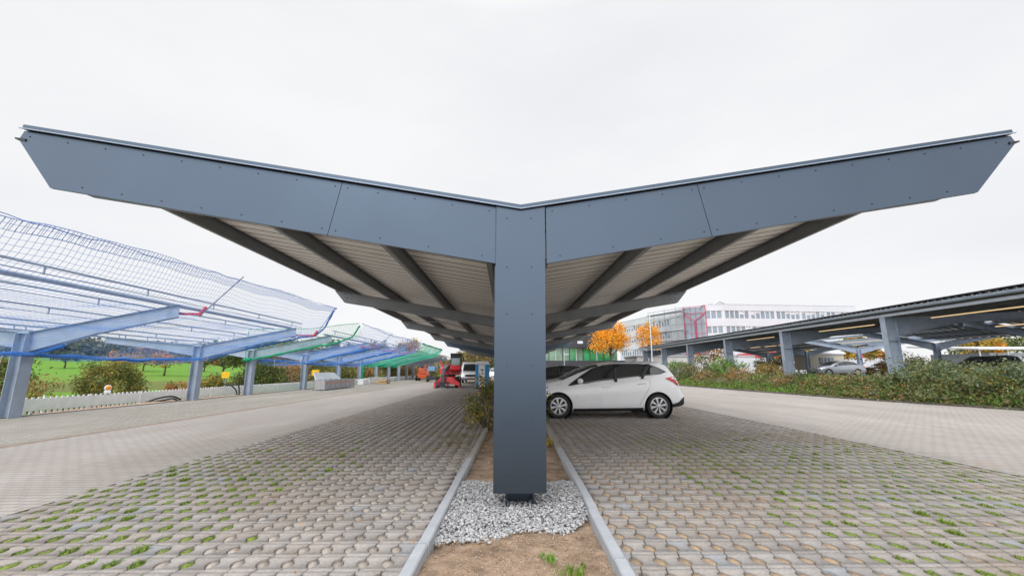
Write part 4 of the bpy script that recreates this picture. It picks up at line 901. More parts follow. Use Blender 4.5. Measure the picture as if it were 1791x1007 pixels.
# ------------------------------------------------------------------ right hand carports
GX = 19.0
ZR = 3.83
tube_glow = M('lit_tube', (1., .70, .36), .5, 0, 0, 1, emit=.75)
def right_carport(ys, y0, y1, label):
    off = (GX, ys[0], PK); root = empty('lit_carport', off, 0, label, 'carport')
    for y in ys:
        b = MB(off); X = GX+.26
        b.box(X-.30, X-.28, y-.15, y+.15, PK-.3, ZR); b.box(X+.28, X+.30, y-.15, y+.15, PK-.3, ZR); b.box(X-.28, X+.28, y-.006, y+.006, PK-.3, ZR); b.box(X-.28, X+.28, y-.12, y+.12, ZR-1.16, ZR-1.13)
        b.build('post', galvb, root)
        b = MB(off); e0 = (GX+.56, ZR); 
        poly = [(GX+.56, ZR-.95), (GX+3.6, ZR-.30), (GX+9.3, ZR+.12), (GX+9.3, ZR+.42), (GX+.56, ZR-.01)]
        b.prism(poly[::-1], 'y', y-.006, y+.006)
        for (p, q) in zip(poly[:3], poly[1:3]): b.hexa([(p[0], y-.1, p[1]-.014), (q[0], y-.1, q[1]-.014), (q[0], y+.1, q[1]-.014), (p[0], y+.1, p[1]-.014), (p[0], y-.1, p[1]), (q[0], y-.1, q[1]), (q[0], y+.1, q[1]), (p[0], y+.1, p[1])])
        b.build('haunched_rafter', galvb, root)
    b = MB(off); b.box(GX-.07, GX+.09, y0, y1, ZR+.002, ZR+.13); b.build('edge_beam', M('pale_galvanised', (.42, .46, .52), .45, .3, .1, 3) if 'pale_galvanised' not in MATS else MATS['pale_galvanised'], root)
    b = MB(off); prof = [(GX-.28+.11*math.cos(a), ZR+.31+.12*math.sin(a)) for a in np.linspace(math.pi, 2*math.pi, 9)]
    b.prism(prof[::-1], 'y', y0, y1)
    for i in range(int((y1-y0)/.9)): b.box(GX-.40, GX-.15, y0+i*.9, y0+i*.9+.03, ZR+.30, ZR+.325)
    b.build('gutter', galvb, root)
    b = MB(off); pitch = .3; vs = []
    prof = []
    for i in range(int((y1-y0)/pitch)): ya = y0+i*pitch; prof += [(ya, 0), (ya+.03, .04), (ya+.1, .04), (ya+.13, 0)]
    n = len(prof)
    z = lambda x: ZR+.36+.035*(x-GX)
    vs = [(x-off[0], y-off[1], z(x)+h-off[2]) for x in (GX-.25, GX+9.5) for y, h in prof]
    fast_mesh('roof_deck', np.array(vs), np.array([(i, i+1, n+i+1, n+i) for i in range(n-1)]), M('dim_deck', (.30, .285, .26), .5, .2, .1, 1.5) if 'dim_deck' not in MATS else MATS['dim_deck'], root)
    for u in (1.6, 3.2, 4.8, 6.4, 8.0): b = MB(off); b.box(GX+u-.04, GX+u+.04, y0, y1, z(GX+u)-.2, z(GX+u)-.01); b.build('purlin', galvd, root)
    b = MB(off)
    for i in range(int((y1-y0)/1.06)):
        ya = y0+i*1.06
        for k in range(5):
            xa = GX-.2+k*1.9; b.hexa([(xa, ya, z(xa)+.10), (xa+1.87, ya, z(xa+1.87)+.10), (xa+1.87, ya+1.03, z(xa+1.87)+.1), (xa, ya+1.03, z(xa)+.1), (xa, ya, z(xa)+.14), (xa+1.87, ya, z(xa+1.87)+.14), (xa+1.87, ya+1.03, z(xa+1.87)+.14), (xa, ya+1.03, z(xa)+.14)])
        if 0: b.hexa([(GX-.3, ya+.1, z(GX)-.02), (GX-.2, ya+.1, z(GX)-.02), (GX-.2, ya+.5, z(GX)-.02), (GX-.3, ya+.5, z(GX)-.02), (GX-.26, ya+.1, z(GX)+.09), (GX-.2, ya+.1, z(GX)+.1), (GX-.2, ya+.5, z(GX)+.1), (GX-.26, ya+.5, z(GX)+.1)]); b.cur = 0
    b.build('solar_modules', [pvm, palg], root)
    for (a, c) in ((13.2, 19.9), (23.1, 27.3), (32.0, 35.7)):
        b = MB(off); b.box(GX+1.5, GX+1.55, a, c, ZR-.15, ZR-.11); b.build('light_tube', tube_glow, root); 
        b = MB(off); b.box(GX+1.47, GX+1.6, a, c, ZR-.11, ZR-.07); b.build('light_housing', galvd, root)
    return root
right_carport([13.4, 20.85, 28.85, 36.5, 44.2, 51.6, 58.6], 8, 60, 'dark roofed carport on the right with lit tubes and pale blue steel posts')
def right_v(ys, decks, label):
    X = 35.0; off = (X, ys[0], PK); root = empty('carport_frame', off, 0, label, 'carport'); zt0 = 3.35; sl_ = .165; Lw = 5.9
    for y in ys:
        b = MB(off); hcol(b, X, y, PK-.05, zt0, .34, .32); b.box(X-.16, X+.16, y-.15, y+.15, zt0-1.0, zt0-.97); b.build('post', galvb, root)
        for s in (-1, 1):
            b = MB(off); b.ibeam((X+s*.17, y, zt0+.03), (X+s*2, y, zt0+sl_*2), .62, .42, .2); b.ibeam((X+s*2, y, zt0+sl_*2), (X+s*Lw, y, zt0+sl_*Lw), .42, .38, .2); b.build('rafter', galvb, root)
    for u in (-5.6, -4.2, -2.8, -1.4, 1.4, 2.8, 4.2, 5.6):
        b = MB(off); z = zt0+sl_*abs(u)+.01; b.box(X+u-.035, X+u+.035, ys[0]-.2, ys[-1]+.2, z, z+.18); b.build('purlin', galvb, root)
    for (a, c) in decks:
        for s in (-1, 1):
            b = MB(off)
            for i in range(int((c-a)/.3)):
                ya = a+i*.3; z = lambda u: zt0+sl_*u+.2+(.03 if i % 2 else 0)
                b.hexa([(X+s*.1, ya, z(.1)), (X+s*6.1, ya, z(6.1)), (X+s*6.1, ya+.3, z(6.1)), (X+s*.1, ya+.3, z(.1)), (X+s*.1, ya, z(.1)+.02), (X+s*6.1, ya, z(6.1)+.02), (X+s*6.1, ya+.3, z(6.1)+.02), (X+s*.1, ya+.3, z(.1)+.02)])
            b.build('roof_deck', MATS['dim_deck'], root)
    for (x, a, c, z) in ((30.2, 14, 25.5, 3.92), (30.2, 43, 46.5, 3.95), (30.2, 47, 52, 3.95)):
        b = MB(off); b.box(x, x+.08, a, c, z-.1, z-.04); b.build('light_tube', tube_glow, root)
    return root
right_v([19.5, 26.3, 34.0, 41.7, 49.0, 56.4], [(12, 26.2), (26.5, 33.8), (42, 60)], 'V-shaped carport behind the lit one, its bay behind the silver saloon still open')
# downpipe on the right edge
# ------------------------------------------------------------------ fence boards on the left
def fence_x(y): return -14.45+.012*(y-13)-.0
def fence_z(y): return .0
def fence_seg(x, y, rz, first=None):
    if first: 
        o = copy_tree(first); o.location = (x, y, 0); o.rotation_euler = (0, 0, rz); return o
    root = empty('barrier_board', (x, y, 0), rz); L_ = 1.98
    b = MB(); b.box(-.018, .018, 0, L_, .045, .40)
    k = 12
    for i in range(k):
        ya = .04+i*(L_-.08)/(k-1)-.03; b.box(-.016, .016, max(0, ya), min(L_, ya+.06), .4005, .45)
        b.box(-.016, .016, max(0, ya), min(L_, ya+.085), -.10, .0445)
    b.build('board', whiteplastic, root, bevel=.004)
    b = MB(); b.box(-.035, .035, -.02, .02, -.10, .43); b.build('connector', whiteplastic, root)
    b = MB(); b.box(-.22, .22, -.06, .06, -.14, -.08); b.build('foot', black_plastic, root)
    return root
y = 7.2; first = None; k = 0
while y < 66:
    x = fence_x(y)+random.uniform(-.02, .02); seg = fence_seg(x, y, math.atan2(-(fence_x(y+2)-x), 2), first); first = first or seg; k += 1
    if y < 26: nm_ = ['at the left edge', 'just right of the nearest left post', 'under the orange warning lamp', 'just right of the warning lamp', 'left of the black cable hoop', 'behind the black cable hoop', 'left of the green wrapped post', 'behind the standing cables', 'right of the green wrapped post', 'midway after the green wrapped post'][min(k-1, 9)]; tag(seg, f'white toothed plastic barrier board {nm_}', 'barrier', 'white barrier boards along the meadow')
    else: tag(seg, 'white plastic barrier board farther along the row of left posts', 'barrier', 'far white barrier boards')
    y += 2.0
b = MB((fence_x(15.8), 15.8, .44)); root = empty('warning_lamp', (fence_x(15.8), 15.8, .44), R(50), 'white warning lamp with orange lens on the toothed barrier', 'warning lamp')
b = MB(); b.box(-.09, .09, -.05, .05, 0, .1); b.build('battery_box', whiteplastic, root, bevel=.015)
b = MB(); b.lathe([(0, -.04), (.10, -.035), (.105, 0), (.10, .035), (0, .04)], (0, 0, .19), 'y', 24); hs = b.build('housing', whiteplastic, root, smooth=True)
b = MB(); b.lathe([(0, -.052), (.05, -.05), (.078, -.036)], (0, 0, .195), 'y', 20); b.build('lens', M('orange_lens', (.9, .32, .02), .2, coat=.5), root, smooth=True)
b = MB(); pts_ = [(fence_x(14)-.2, 13.9, -.6), (fence_x(14)-.2, 13.9, .50)]; b = MB(pts_[0]); b.tube(pts_, .02, 6); tag(b.build('marker_stake', whiteplastic), 'thin white stake standing behind the barrier near the nearest left post', 'stake')
# cables sticking out of the ground
def cable(pts, r, label):
    b = MB(pts[0]); P = [Vector(p) for p in pts]; sm = []
    for i in range(len(P)-1):
        p0, p1, p2, p3 = P[max(0, i-1)], P[i], P[i+1], P[min(len(P)-1, i+2)]
        for t in np.linspace(0, 1, 8, endpoint=False): sm.append(.5*((2*p1)+(-p0+p2)*t+(2*p0-5*p1+4*p2-p3)*t*t+(-p0+3*p1-3*p2+p3)*t**3))
    sm.append(P[-1]); b.tube(sm, r, 7); o = b.build('cable', black_plastic, smooth=True); tag(o, label, 'cable')
cable([(-13.95, 16.9, 0), (-13.85, 17.4, .16), (-13.75, 18.0, .20), (-13.7, 18.4, .05)], .035, 'black cable hoop lying by the barrier, left of the second post')
cable([(-13.9, 17.1, .02), (-13.75, 17.6, .08), (-13.65, 17.9, .12), (-13.65, 18.2, .02)], .03, 'lower black cable curled beside the cable hoop')
cable([(-14.35, 22.1, .56), (-14.1, 22.2, .50), (-13.85, 22.3, .25), (-13.8, 22.35, -.02)], .035, 'black cable bending over in front of the green wrapped post')
cable([(-13.72, 22.1, .60), (-13.62, 22.15, .36), (-13.6, 22.2, -.02)], .035, 'upright black cable against the green wrapped post')
def yellow_sign(x, y, z0, z1, w, h, label):
    root = empty('sign', (x, y, z0), 0, label, 'sign'); b = MB(); b.tube([(0, 0, 0), (0, 0, z1-z0)], .03, 8); b.build('sign_pole', galv, root)
    b = MB(); b.box(-w/2, w/2, -.045, -.03, z1-z0-h, z1-z0); b.build('sign_board', M('yellow_sign', (.88, .50, .01), .5, 0, .04, 2) if 'yellow_sign' not in MATS else MATS['yellow_sign'], root)
    b = MB(); 
    for k in range(2):
        for q in range(6): b.box(-w*.36+q*w*.12, -w*.36+q*w*.12+w*.07, -.05, -.0455, z1-z0-h*(.42+.28*k), z1-z0-h*(.34+.28*k))
    b.build('lettering', M('sign_ink', (.60, .28, .01), .6) if 'sign_ink' not in MATS else MATS['sign_ink'], root)
yellow_sign(-14.9, 23.0, -.7, 1.17, .40, .32, 'small yellow sign on a grey pole left of the green wrapped post')
yellow_sign(-14.6, 33.0, -.7, 1.27, .56, .42, 'small yellow sign beside the grey site boxes')
# sand along the left edge
sv = []; sf = []
for i in range(61):
    y = 12.6+i*.2
    for j in range(5):
        u = j/4; wv = .42*math.sin(math.pi*min(1, i/60))**.5*(1 if i < 30 else .8); x = -13.5-.05+u*-wv*1.3; sv.append((x+random.uniform(-.03, .03), y, -.03+.09*math.sin(math.pi*u)*random.uniform(.6, 1)))
sf = np.array([(i*5+j, i*5+j+1, (i+1)*5+j+1, (i+1)*5+j) for i in range(60) for j in range(4)])
struct(fast_mesh('sand', np.array(sv), sf, M('orange_sand', (.46, .29, .19), .95, 0, .25, 8, .01, 30), smooth=True))
b = MB(); b.box(-13.52, -13.42, -6, 70, -.05, .03); struct(b.build('kerb', old_conc))

# ------------------------------------------------------------------ foliage
def leaves(centres, n, ls, spread, flat=.0):
    """small leaf quads scattered round clump centres"""
    C = np.asarray(centres, float); idx = rng.integers(0, len(C), n); P = C[idx]+rng.normal(0, 1, (n, 3))*np.array([spread, spread, spread*.75])
    a = rng.normal(0, 1, (n, 3)); a /= np.linalg.norm(a, axis=1)[:, None]; b_ = rng.normal(0, 1, (n, 3)); b_ -= (b_*a).sum(1)[:, None]*a; b_ /= np.linalg.norm(b_, axis=1)[:, None]
    s = ls*rng.uniform(.6, 1.3, (n, 1)); A = a*s; B = b_*s*.62
    V = np.stack([P-A, P-B*.9, P+A, P+B*.9], 1).reshape(-1, 3); F = np.arange(4*n).reshape(n, 4); return V, F, idx
def crown_pts(c, r, n, low=-.8, shell=.45, seed=0):
    out_ = []
    sx = seed*7.3
    while len(out_) < n:
        d = rng.normal(0, 1, 3); d /= np.linalg.norm(d)
        if d[2] < low: continue
        q = 1+.32*mnoise.noise(Vector((d[0]*1.6+sx, d[1]*1.6, d[2]*1.6)))+.15*mnoise.noise(Vector((d[0]*4+sx, d[1]*4, d[2]*4)))
        t = rng.uniform(shell, 1)**.6*q; out_.append((c[0]+d[0]*r[0]*t, c[1]+d[1]*r[1]*t, c[2]+d[2]*r[2]*t))
    return out_
def plant(kind, x, y, z, h, rx, mats, ls, n, label, cat, trunk=.0, ry=None, clumps=40, spread=None, group=None, low=-.6, shell=.35, base=.0, limbs=6):
    ry = ry or rx; root = empty(kind, (x, y, z), 0, label, cat, group)
    c = (0, 0, base+(h-base)*.52 if trunk else h*.42); rz_ = (h-base)*.5 if trunk else h*.6
    cp = crown_pts(c, (rx, ry, rz_), clumps, low, shell, seed=x+y)
    cp = [p if p[2] > .05 else (p[0], p[1], .08+.1*random.random()) for p in cp]
    if trunk:
        b = MB(); pts_ = [(0, 0, -.1), (.02*h*.3, .01, base*.6), (.03*h*random.uniform(-1, 1), 0, base+.1), (.03*h*random.uniform(-1, 1), .02*h, c[2]+rz_*.4)]; b.tube(pts_, [trunk, trunk*.8, trunk*.65, trunk*.18], 8)
        for k in range(limbs):
            q = cp[k*len(cp)//limbs]; st = Vector(pts_[2]).lerp(Vector(pts_[3]), .6*k/limbs); m_ = st.lerp(Vector(q), .5)+Vector((0, 0, -.05*h)); b.tube([st, m_, q], [trunk*.42, trunk*.22, trunk*.06], 6)
        b.build('trunk', barkm, root, smooth=True)
    else:
        b = MB()
        for k in range(7): q = cp[k*len(cp)//7]; b.tube([(q[0]*.12, q[1]*.12, 0), (q[0]*.5, q[1]*.5, q[2]*.5), q], [.03, .018, .006], 5)
        b.build('stems', barkm, root)
    V, F, idx = leaves(cp, n, ls, spread or max(.12, rx*(.125 if trunk else .16)))
    V[:, 2] = np.maximum(V[:, 2], .02)
    cm = rng.choice(len(mats), len(cp), p=np.array([m[1] for m in mats])/sum(m[1] for m in mats)); mi = cm[idx]; flip = rng.random(len(mi)) < .25; mi = np.where(flip, rng.choice(len(mats), len(mi)), mi)
    fast_mesh('crown' if trunk else 'foliage', V, F, [MATS[m[0]] for m in mats], root, mi); return root
# shrubs in the middle strip
plant('shrub', -.42, 9.7, -.05, 1.18, .42, [('leaf_green', 2), ('leaf_olive', 3), ('leaf_yellow', 1)], .034, 1900, 'small leafy shrub spilling out left of the front column', 'shrub', clumps=34, spread=.10)
plant('shrub', .78, 10.5, -.05, .95, .24, [('leaf_green', 2), ('leaf_olive', 2), ('leaf_yellow', 1)], .03, 500, 'small thin shrub in front of the white car’s bumper', 'shrub', clumps=18, spread=.08)
plant('shrub', -.2, 14.5, -.05, .9, .5, [('leaf_green', 2), ('leaf_olive', 3)], .035, 800, 'low shrub in the strip behind the leafy one', 'shrub', clumps=20)
gp_ = [(random.gauss(-.75, .28), random.gauss(8.0, .6), 0.0, .55) for _ in range(130)]
V, F = blades(gp_, 16, .05, .06); o = fast_mesh('weeds', V, tri_fix(V, F), MATS['leaf_olive']); struct(o, 'stuff'); o['label'] = 'brownish weeds over the pavers left of the strip'
# scrub strip before the right carports
GG = [('leaf_greygreen', 4), ('leaf_green', 2), ('leaf_olive', 1)]; GO = [('leaf_olive', 3), ('leaf_green', 2), ('leaf_brown', 1.5)]; GB = [('leaf_brown', 3), ('leaf_olive', 2), ('leaf_rust', .7)]; GF = [('leaf_fresh', 3), ('leaf_green', 2)]
SG = 'shrubs in the strip before the right carport'
shr = [(17.1, 14.6, .45, 1.05, 1.4, GG, 'dense grey green shrub at the right edge of the photo'), (16.9, 16.8, .45, 1.15, 1.35, GG, 'grey green shrub right of the nearest right post'), (18.2, 17.8, .55, 1.0, 1.2, [('leaf_greygreen', 5), ('leaf_green', 1)], 'silvery shrub with pale leaves right of the nearest right post'),
       (16.3, 19.4, .3, .7, 1.0, GO, 'low olive shrub at the foot of the nearest right post'), (16.3, 21.6, .25, .6, 1.0, GB, 'brown scrub left of the nearest right post'), (17.0, 24.0, .35, .8, 1.05, [('leaf_dark', 3), ('leaf_green', 2)], 'dark green shrub in front of the silver saloon'), (16.0, 24.3, .2, .7, .85, GB, 'reddish brown scrub before the dark green shrub'),
       (16.5, 27.0, .2, .7, 1.0, GO, 'olive scrub right of the second nearest right post'), (16.2, 29.4, .3, 1.0, 1.0, GB, 'seedy beige brown bush at the second nearest right post'), (17.3, 33.2, .45, 1.6, 1.3, GF, 'fresh green bush left of the second nearest right post'),
       (15.9, 33.5, .25, .8, 1.0, GB, 'brownish low bush with rusty leaves left of the second right post'), (16.9, 37.2, .4, 2.1, 1.7, GO, 'tallest bushy shrub, rising before the third right post'), (15.6, 37.4, .2, 1.3, 1.4, GG, 'rounded green shrub below the tallest one'), (17.3, 42.8, .4, 1.7, 1.6, GF, 'yellowish green shrub just right of the white car’s tail'), (16.2, 48.5, .4, 1.2, 1.3, [('leaf_yellow', 2), ('leaf_olive', 2), ('leaf_orange', .6)], 'small yellow orange bush behind the white car’s tail'),
       (18.4, 29.8, .6, 1.0, .9, [('leaf_yellow', 2), ('leaf_brown', 2), ('leaf_olive', 1)], 'yellow brown bush behind the scrub at the second right post'), (23.5, 25.2, .6, 1.5, 1.3, [('leaf_olive', 2), ('leaf_yellow', 1), ('leaf_rust', 1)], 'yellowing shrub under the right roof beside the nearest right post')]
shr += [(17.0, 13.4, .25, .75, 1.2, GG, 'low grey green shrub over the kerb at the right edge of the photo'), (16.0, 15.6, .12, .6, .95, [('leaf_greygreen', 2), ('leaf_green', 2), ('leaf_olive', 1)], 'low spreading shrub at the kerb right of the nearest right post'), (15.7, 17.6, .08, .5, .85, [('leaf_green', 2), ('leaf_greygreen', 2), ('leaf_rust', .5)], 'lowest kerbside shrub before the nearest right post, flecked with rusty leaves')]
for (x, y, z, h, r, m, lab) in shr: plant('shrub', x, y, z, h, r, m, .050 if y < 30 else .075, int(2300*min(1.3, h*r/1.4)) if y < 30 else 1700, lab, 'shrub', group=SG, clumps=60, ry=r*1.15, spread=.17, low=-.3)
cs = []; 
for _ in range(1500):
    y = 11.5+50*random.random()**1.7
    xe = float(np.interp(y, [9, 13.2, 18.2, 33, 70], [17.3, 16.0, 14.9, 13.85, 13.6])); cs.append((xe+.12+abs(random.gauss(0, 1.4)), y, hill(xe+1, y)+.02))
cs = [(x, y, hill(x, y)+.08+.12*min(1, (x-14)/2)) for x, y, _ in cs]
cs += [(x, y, hill(x, y)+.04+.4*max(0, mnoise.noise(Vector((x*1.1, y*1.1, 0))))) for x, y in ((float(np.interp(q, [9, 13.2, 18.2, 24], [17.3, 16.0, 14.9, 14.4]))+.1+w_, q) for q, w_ in zip(rng.uniform(10.5, 22, 1500), rng.uniform(0, 2.2, 1500)))]
V, F, idx = leaves(cs, 62000, .05, .13); V[:, 2] = np.maximum(V[:, 2], .02); mi = rng.choice(4, len(cs), p=[.45, .2, .2, .15])[idx]
o = fast_mesh('ground_cover', V, F, [MATS['leaf_green'], MATS['leaf_fresh'], MATS['leaf_olive'], MATS['leaf_brown']], None, mi); struct(o, 'stuff'); o['label'] = 'low ground cover trailing along the right kerb'
gp_ = [(float(np.interp(y, [9, 13.2, 18.2, 33, 70], [17.3, 16.0, 14.9, 13.85, 13.6]))+random.uniform(.12, 1.2), y, 0, 1) for y in np.random.default_rng(3).uniform(19, 50, 1800)]
gp_ = [(x, y, hill(x, y), 1) for x, y, _, _ in gp_]
V, F = blades(gp_, 12, .13, .16, .012); o = fast_mesh('verge_grass', V, tri_fix(V, F), MATS['leaf_fresh']); struct(o, 'stuff'); o['label'] = 'green verge grass along the right kerb'
b = MB(); ke = [(17.3, 9), (16.0, 13.2), (14.9, 18.2), (14.3, 25), (13.85, 33), (13.7, 50), (13.6, 70)]
for p, q in zip(ke[:-1], ke[1:]): b.hexa([(p[0], p[1], -.1), (p[0]+.12, p[1], -.1), (q[0]+.12, q[1], -.1), (q[0], q[1], -.1), (p[0], p[1], .07), (p[0]+.12, p[1], .07), (q[0]+.12, q[1], .07), (q[0], q[1], .07)])
struct(b.build('kerb', M('dark_kerb', (.13, .115, .10), .9, 0, .3, 4, .004, 40)))

# bushes and trees on the left
OL = [('leaf_olive', 4), ('leaf_green', 3), ('leaf_yellow', .6)]; RU = [('leaf_rust', 2), ('leaf_brown', 2), ('leaf_olive', 2)]
def lb(x, y, h, r, m, lab, ls=.08, n=4200, kind='bush', ztop=None, **k):
    return plant(kind, x, y, hill(x, y)-.05, h, r, m, ls, n, lab, 'bush' if kind == 'bush' else 'tree', **k)
lb(-22.5, 24.8, 2.7, 1.75, [('leaf_olive', 3), ('leaf_green', 4), ('leaf_yellow', .5)], 'big round olive bush behind the barrier, above the orange warning lamp', .055, 13000, clumps=190, spread=.17)
lb(-22.4, 24.8, 2.95, 1.2, [('leaf_yellow', 3), ('leaf_olive', 2)], 'yellow tipped bush grown into the top of the big round one', .05, 2600, clumps=60, spread=.15)
lb(-19.9, 29.4, 1.75, 1.05, [('leaf_olive', 3), ('leaf_yellow', 2), ('leaf_green', 1)], 'yellow olive bush behind the second left post', .07, 5000, clumps=80)
lb(-18.9, 31.0, 1.8, .95, [('leaf_olive', 3), ('leaf_green', 2), ('leaf_yellow', 1)], 'smaller spiky bush right of the second left post', .07, 2600, clumps=50)
lb(-21.5, 28.8, 1.35, .85, RU, 'reddish brown scrub between the round bush and the second left post', .07, 2400)
lb(-21.9, 22.8, .75, .8, RU, 'low brown scrub left of the big round bush', .06, 2400)
lb(-20.4, 16.2, 3.2, 1.7, [('leaf_green', 3), ('leaf_olive', 3)], 'tall olive green bush behind the nearest left post', .07, 9000, clumps=110, spread=.3)
lb(-18.8, 17.2, 1.9, .9, [('leaf_rust', 2), ('leaf_olive', 3)], 'rust flecked bush just right of the nearest left post', .05, 1500, spread=.22)
lb(-19.3, 18.4, .7, .6, GG, 'low grey green bush at the barrier by the nearest left post', .05, 900)
lb(-17.6, 31.2, 3.0, 1.7, [('leaf_green', 4), ('leaf_dark', 2), ('leaf_olive', 2)], 'dark green bush right of the green wrapped post', .08, 7000, clumps=90)
lb(-17.4, 34.5, 2.7, 1.7, GB, 'brown twiggy bush between the fourth post and the green wrapped one', .08, 5200, clumps=70)
lb(-18.5, 40, 3.6, 2.4, OL, 'olive bush behind the grey site boxes', .10, 6000, clumps=80)
lb(-18.0, 46, 3.4, 2.0, [('leaf_green', 3), ('leaf_olive', 2)], 'green bush right of the second yellow sign', .11, 4500, clumps=70)
lb(-17.5, 52, 2.9, 2.2, RU, 'rusty brown bush behind the far green net', .12, 4500)
lb(-17.5, 60, 3.4, 2.8, GO, 'olive brown bush behind the farthest left posts', .13, 4500)
lb(-15.2, 80, 3.4, 2.6, GO, 'olive thicket closing the view behind the platform lifts', .16, 3000)
lb(-18.5, 90, 4.2, 4.0, RU, 'rusty thicket behind the orange boom lift', .2, 3000)
lb(-13.6, 98, 3.8, 3.0, GO, 'far olive thicket left of the red telehandler', .2, 2600)
lb(-17, 70, 3.6, 3.0, RU, 'brown thicket at the end of the left posts', .15, 4000)
TR = 'trees'
def lt(x, y, h, r, m, lab, ls=.14, n=5200, tr=.15, base=1.0, kind='tree', **k):
    return plant(kind, x, y, hill(x, y)-.1, h, r, m, ls, n, lab, 'tree', trunk=tr, base=base, **k)
lt(-23.5, 46, 5.2, 1.7, [('leaf_rust', 3), ('leaf_brown', 2)], 'bare topped rusty conifer rising behind the green wrapped rafter', .10, 3600, clumps=60)
lt(-25.5, 47, 4.7, 1.4, [('leaf_dark', 3), ('leaf_green', 1)], 'dark spruce left of the rusty conifer', .10, 2600)
lt(-22, 50, 4.6, 2.5, [('leaf_green', 3), ('leaf_dark', 2)], 'dark green tree behind the second blue net', .14, 5000)
lt(-17.8, 78, 7.6, 3.2, [('leaf_rust', 3), ('leaf_olive', 2), ('leaf_yellow', 1)], 'tall autumn brown tree beyond the far green net', .20, 5200, clumps=60)
lt(-22, 72, 6.6, 3.2, GO, 'olive tree left of the tall autumn brown one', .2, 4200)
lt(-8, 120, 7, 4, GO, 'distant olive tree right of the autumn brown one', .3, 2500)
# trees far out on the meadow
for (px, dist, h, r, m, lab) in ((-1.02, 150, 4.2, 2.6, 'leaf_dark', 'small dark tree standing alone on the upper meadow'), (-.79, 118, 4.6, 3.4, 'leaf_rust', 'spreading reddish tree on the meadow left of the second post'), (-.885, 135, 4.6, 4.6, 'leaf_rust', 'reddish tree showing over the big round bush'), (-.84, 140, 4.4, 3.6, 'leaf_brown', 'brownish tree right of the reddish one over the round bush'), (-.70, 150, 4.2, 4, 'leaf_rust', 'rust coloured tree at the meadow edge right of the second post'), (-1.13, 95, 2.4, .8, 'leaf_dark', 'thin bare tree on the middle meadow, left of two'), (-1.10, 88, 1.6, 1.0, 'leaf_dark', 'thin bare tree on the middle meadow, right of two')):
    y_ = dist/math.hypot(1, px); x_ = px*y_; lt(x_, y_, h, r, [(m, 3), ('leaf_olive', 1)], lab, .26 if dist > 100 else .12, 900 if dist > 100 else 220, .22, h*.3, clumps=30)
# mid distance copse right of the meadow
k = 0
for (a, dist, h, r, m, lab) in ((-.655, 118, 8.5, 5, 'leaf_dark', 'dark green tree at the left end of the copse beyond the meadow'), (-.60, 112, 8.2, 5, 'leaf_green', 'green tree in the copse, second from its left end'), (-.555, 106, 8.6, 5.2, 'leaf_dark', 'dark tree in the middle of the copse'), (-.51, 100, 7.8, 5, 'leaf_green', 'green tree in the copse right of the middle'), (-.46, 96, 7.4, 4.8, 'leaf_olive', 'olive tree at the right end of the copse'), (-.40, 92, 7.4, 4.6, 'leaf_green', 'green tree behind the fourth left post'), (-.34, 90, 6.9, 4.4, 'leaf_dark', 'dark tree behind the second yellow sign'), (-.385, 62, 3.9, 1.4, 'leaf_yellow', 'small bright yellow tree behind the second blue net')):
    y_ = dist/math.hypot(1, a); lt(a*y_, y_, h, r, [(m, 3), ('leaf_olive', 1), ('leaf_green', 1)], lab, .32, 2200, .3, 1.2, clumps=60)
for (x_, y_, h, r, m, lab) in ((-9, 108, 6, 4, 'leaf_olive', 'olive tree far beyond the end of the left lane'), (-2.5, 112, 5.2, 4, 'leaf_green', 'green tree far beyond the white van'), (3.5, 118, 5.5, 4.2, 'leaf_olive', 'far tree beyond the end of the middle strip')):
    lt(x_, y_, h, r, [(m, 3), ('leaf_brown', 1)], lab, .3, 2200, .25, 1.2)
# far forest as one mass
V_ = []; F_ = []; MI = []; base = 0
for i in range(620):
    a = random.uniform(-2.4, -.15); row = random.choice((0, 0, 1, 1, 2, 3)); dist = 292+row*30+random.uniform(-8, 8)
    if a > -.62: dist += 30
    y_ = dist/math.hypot(1, a); x_ = a*y_; z_ = hill(x_, y_); h = random.uniform(7, 10.5)*(1 if a < -.6 else .8); r = random.uniform(4, 6.5)
    cp = crown_pts((x_, y_, z_+h*.5), (r, r, h*.5), 16, -.9, .5, seed=i); V, F, idx = leaves(cp, 120, 1.05, 1.1); V_.append(V); F_.append(F+base); base += len(V)
    MI.append(np.full(len(F), 1 if mnoise.noise(Vector((a*9, row, 4))) > .12 else 0))
o = fast_mesh('forest', np.concatenate(V_), np.concatenate(F_), [MATS['forest_far'], MATS['forest_rust']], None, np.concatenate(MI)); struct(o, 'stuff'); o['label'] = 'far autumn forest on the hill beyond the meadow'

# right background trees
OR = [('leaf_orange', 6), ('leaf_yellow', .4)]
lt(15.4, 62, 7.4, 2.7, OR, 'round bright orange tree right of the dark building', .13, 5200, .16, 2.2, clumps=100, spread=.42, limbs=14, shell=.25)
lt(25.6, 75.5, 9.0, 2.1, OR, 'narrow orange tree in front of the scaffolding', .15, 2600, .15, 3.0, clumps=60, spread=.42, limbs=10)
lt(45.5, 66, 5.2, 2.4, [('leaf_orange', 3), ('leaf_rust', 3), ('leaf_yellow', 1)], 'rust orange tree left of the beige trailer', .15, 4200, .18, 1.0)
lt(50.5, 60, 5.6, 2.3, [('leaf_yellow', 2), ('leaf_olive', 3), ('leaf_orange', .4)], 'yellow olive tree right of the beige trailer', .15, 4200, .16, 1.4)
lt(56, 49, 4.6, 1.9, [('leaf_yellow', 4), ('leaf_olive', 1), ('leaf_orange', .6)], 'golden yellow tree under the right roof near the right edge of the photo', .14, 3800, .16, .8)
lt(66, 56.5, 6.2, 4.5, [('leaf_green', 3), ('leaf_olive', 1)], 'green tree at the right edge of the photo behind the white pavilion', .2, 3400, .2, .8)
